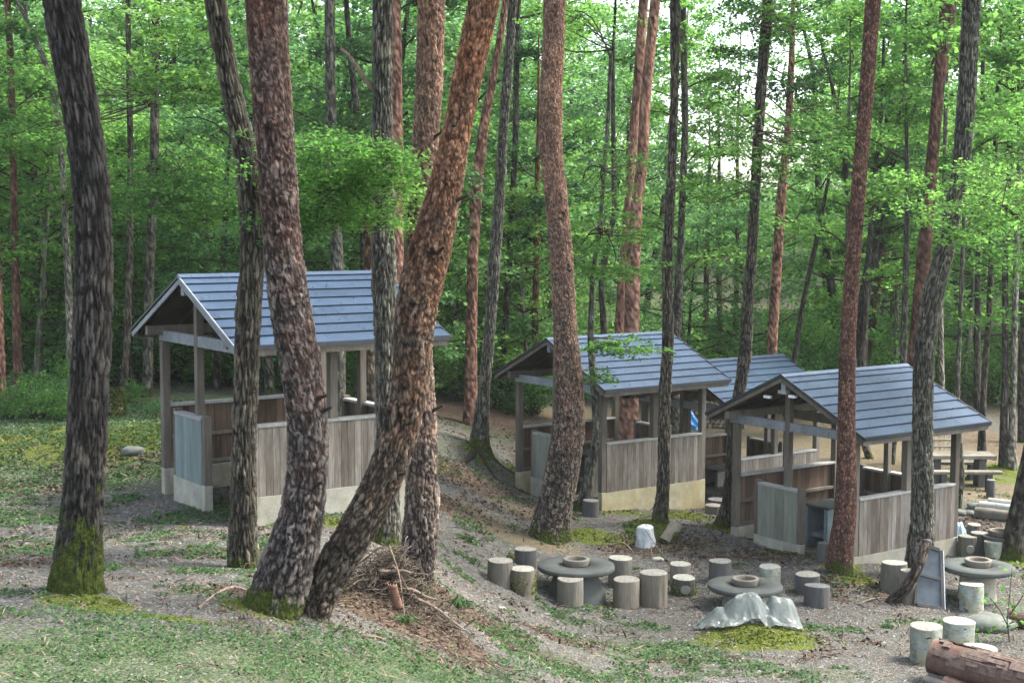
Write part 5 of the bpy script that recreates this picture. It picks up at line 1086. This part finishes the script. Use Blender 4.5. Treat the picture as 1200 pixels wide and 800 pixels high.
def stick(pa, pb, r, label, up0=.01, up1=.01, Ya=None, Yb=None):
    a = hit(*pa) if Ya is None else at(*pa, Ya); b = hit(*pb) if Yb is None else at(*pb, Yb); mb = MB(); limb_tube(mb, a + (0, 0, up0), b + (0, 0, up1), r, r * .5, .02, 7, 8, rg, .05); o = mb.build('fallen_stick', M['stick'], None); o.location = (0, 0, 0); tag(o, label, 'stick', 'fallen sticks')
stick((232, 714), (288, 692), .018, 'pale fallen stick left of the plated pine foot'); stick((418, 742), (452, 752), .014, 'dark stick below the brush pile'); stick((456, 640), (474, 722), .009, 'thin pale twig standing up against the brush pile', Ya=14.2, Yb=13.9)
stick((757, 622), (782, 656), .012, 'thin stick leaning on the white bag', Ya=hit(757, 642)[1] - .1); stick((765, 636), (764, 657), .012, 'short stick crossing the leaning stick by the white bag', Ya=hit(764, 650)[1] + .02)
stick((715, 640), (760, 650), .02, 'dark stick lying behind the left fire table'); stick((1010, 706), (1040, 700), .02, 'stick lying between the dark stools and the panel'); stick((505, 540), (560, 556), .03, 'stick lying on the rooty bank'); stick((215, 668), (250, 678), .008, 'thin twig on the gravel left of the brown oak')
# sapling at right
q = hit(1183, 752); sp = empty('sapling', q, 'leafy green sapling at the right edge in front of the right fire table', 'sapling'); mb = MB(); P = []
for (path) in ([(1183, 752), (1180, 725), (1183, 700), (1186, 665)], [(1182, 735), (1172, 715), (1160, 700)], [(1183, 720), (1194, 705), (1203, 690)], [(1181, 742), (1168, 738), (1150, 745)], [(1183, 730), (1195, 726), (1204, 728)]):
    pts = [at(x, y, q[1]) for x, y in path]; mb.tube(pts, [.010, .008, .006, .004][:len(pts)], 5); 
    for p in pts[1:]:
        for _ in range(11): P.append(p + rg.normal(0, .10, 3))
V, Fq = leaf_quads(np.array(P), .085, .55, .6, rg); mb.build('stems', M['twig'], sp); raw_mesh('leaves', V, Fq, M['leaf'], sp)

# ================================================================== ground stuff
def scatter(name, label, cat, region, n, size, mat, ch, thr, up, aspect, seed, lift=.01, tall=0., clump=1.):
    rg = np.random.default_rng(seed); X = rg.uniform(region[0], region[1], n * 5); 
    u = rg.uniform(0, 1, n * 5); Y = region[2] * (region[3] / region[2]) ** u
    inside = np.abs(X) < .40 * Y + .6; X = X[inside]; Y = Y[inside]
    m = mask_at(X, Y); nz = fbm(np.stack([X * 1.3, Y * 1.3, X * 0 + seed], 1), 4, seed) * .9 + fbm(np.stack([X * 5, Y * 5, X * 0], 1), 2, seed) * .35
    w = (m[:, ch] if ch >= 0 else np.clip(.9 - m[:, :3].max(1), 0, 1)); keep = (w + nz * clump) > thr + rg.uniform(-.12, .12, len(X)); X = X[keep][:n]; Y = Y[keep][:n]
    Z = terr(X, Y) + lift + tall * rg.uniform(0, 1, len(X)); P = np.stack([X, Y, Z], 1); sc = np.clip(Y / 14, .75, 1.6)
    V, Fq = leaf_quads(P, size, up, aspect, rg); c = P.repeat(4, 0); V = c + (V - c) * sc.repeat(4)[:, None]
    o = raw_mesh(name, V, Fq, M[mat]); tag(o, label, cat, None, 'stuff')
scatter('clover', 'small green clover and weeds over the near slope and yard', 'ground cover', (-13, 13, 8.2, 34), 95000, .034, 'grass', G, .50, .45, .8, 1, .010, .02, 1.15)
scatter('moss_cover', 'bright yellow green moss on mounds and bank', 'moss', (-13, 13, 11, 40), 60000, .030, 'mossleaf', MS, .6, .8, .8, 2, .006, .015, .9)
scatter('dead_leaves', 'brown dead leaves and bark litter on the soil', 'leaf litter', (-13, 13, 9, 38), 45000, .042, 'litter', LT, .42, .5, .6, 3, .008, .015)
scatter('dead_leaves', 'sparse dry leaves over gravel and grass', 'leaf litter', (-13, 13, 8.2, 36), 3500, .04, 'litter', -1, .2, .4, .6, 4, .01, .02)
scatter('fallen_twigs', 'thin brown needles and twigs lying over the ground', 'leaf litter', (-13, 13, 8.2, 34), 16000, .13, 'stick', -1, -.35, .25, .07, 6, .012, .015)
scatter('fallen_twigs', 'dark twigs and needles in the leaf litter', 'leaf litter', (-13, 13, 8.2, 34), 9000, .16, 'twig', LT, .25, .3, .08, 7, .014, .02)
# pebbles: tiny faceted stones
rg = np.random.default_rng(9); n = 200000; X = rg.uniform(-12, 12, n); Y = 8.5 * (34 / 8.5) ** rg.uniform(0, 1, n); k = np.abs(X) < .38 * Y; X = X[k]; Y = Y[k]; m = mask_at(X, Y)
k = (.75 - m.max(1) + .9 * fbm(np.stack([X, Y, X * 0], 1) * 1.1, 3, 4)) > .15; X = X[k][:42000]; Y = Y[k][:42000]; Z = terr(X, Y); nP = len(X)
sz = (.007 + .014 * rg.uniform(0, 1, nP) ** 3) * np.clip(Y / 15, .8, 1.5); bt = np.array([[1, 0, 0], [.3, .9, 0], [-.8, .6, 0], [-.7, -.7, 0], [.4, -.9, 0], [.1, 0, .8]])
a = rg.uniform(0, 6.28, nP); V = np.stack([np.cos(a)[:, None] * bt[:, 0] - np.sin(a)[:, None] * bt[:, 1], np.sin(a)[:, None] * bt[:, 0] + np.cos(a)[:, None] * bt[:, 1], np.tile(bt[:, 2], (nP, 1))], 2) * sz[:, None, None] * rg.uniform(.7, 1.3, (nP, 6, 1)) + np.stack([X, Y, Z], 1)[:, None]
tri = np.array([[0, 1, 5], [1, 2, 5], [2, 3, 5], [3, 4, 5], [4, 0, 5]]); Fq = (np.arange(nP)[:, None, None] * 6 + tri[None]).reshape(-1, 3)
mp_, nt_, out_ = newmat('pebbles'); g_ = NT(nt_); gi = g_.n('ShaderNodeNewGeometry').outputs['Random Per Island']; g_.pbsdf(out_, g_.ramp(gi, [(0, (.04, .038, .034)), (.5, (.09, .09, .082)), (.85, (.14, .14, .13)), (1, (.21, .21, .20))]), .9, None, spec=.2)
tag(raw_mesh('gravel', V.reshape(-1, 3), Fq, mp_), 'grey gravel scattered over the yard and slope', 'gravel', None, 'stuff')
# grass tufts
for i, (px, py, s_) in enumerate([(533, 710, 1.), (128, 668, .8), (545, 633, .8), (655, 723, .7), (470, 728, .7), (585, 745, .6), (1040, 735, .6)]):
    q = hit(px, py); n = 260; rg = np.random.default_rng(60 + i); P = q + np.stack([rg.normal(0, .10 * s_, n), rg.normal(0, .08 * s_, n), rg.uniform(.0, .08 * s_, n)], 1)
    V, Fq = leaf_quads(P, .08 * s_, 1.3, .22, rg); tag(raw_mesh('grass_tuft', V, Fq, M['grass']), ['bright grass tuft right of the brush pile', 'bright grass tuft right of the leftmost oak', 'small grass tuft on the path behind the upright pine', 'small grass tuft on gravel in front of the left fire table', 'low green weeds in front of the brush pile', 'low green weeds on the red brown litter', 'low weeds in front of the leaning panel'][i], 'grass')

# ================================================================== air between the trees
hm, hnt, hout = newmat('air_haze'); pv = hnt.nodes.new('ShaderNodeVolumePrincipled'); pv.inputs['Color'].default_value = (.90, .95, .90, 1); pv.inputs['Density'].default_value = .0003
hnt.links.new(pv.outputs[0], hout.inputs['Volume'])
zb = float(gzv.min()) - 1.; MB().obox((0, 100, (zb + 42) / 2), (235, 0, 0), (0, 170, 0), (0, 0, (42 - zb) / 2)).build('haze', hm)['kind'] = 'stuff'
# ================================================================== light
w = bpy.data.worlds.new('World'); scn.world = w; w.use_nodes = True; nt = w.node_tree; nt.nodes.clear(); g = NT(nt)
SUN_EL, SUN_AZ = R_(56), R_(80)       # azimuth from +Y towards +X
sky = g.n('ShaderNodeTexSky', sky_type='NISHITA'); sky.sun_disc = False; sky.sun_elevation = SUN_EL; sky.sun_rotation = SUN_AZ; sky.dust_density = 3.; sky.air_density = 1.; sky.ozone_density = 1.
hs = g.n('ShaderNodeHueSaturation', inputs={'Saturation': .6, 'Value': 1.15, 'Color': sky.outputs[0]})
bg = g.n('ShaderNodeBackground', inputs={'Color': hs.outputs[0], 'Strength': .15}); ow = g.n('ShaderNodeOutputWorld'); g.L.new(bg.outputs[0], ow.inputs[0])
sd = bpy.data.lights.new('sun', 'SUN'); sd.energy = 2.6; sd.angle = R_(16); sd.color = (1, .95, .86); so = bpy.data.objects.new('sun', sd); COL.objects.link(so)
dv = Vector((math.sin(SUN_AZ) * math.cos(SUN_EL), math.cos(SUN_AZ) * math.cos(SUN_EL), math.sin(SUN_EL))); so.rotation_euler = dv.to_track_quat('Z', 'Y').to_euler()
vs = scn.view_settings; vs.view_transform = 'Standard'; vs.look = 'None'; vs.gamma = 1; vs.use_curve_mapping = False; vs.exposure = 2.1
scn.render.engine = 'CYCLES'; scn.cycles.max_bounces = 4; scn.cycles.transparent_max_bounces = 8
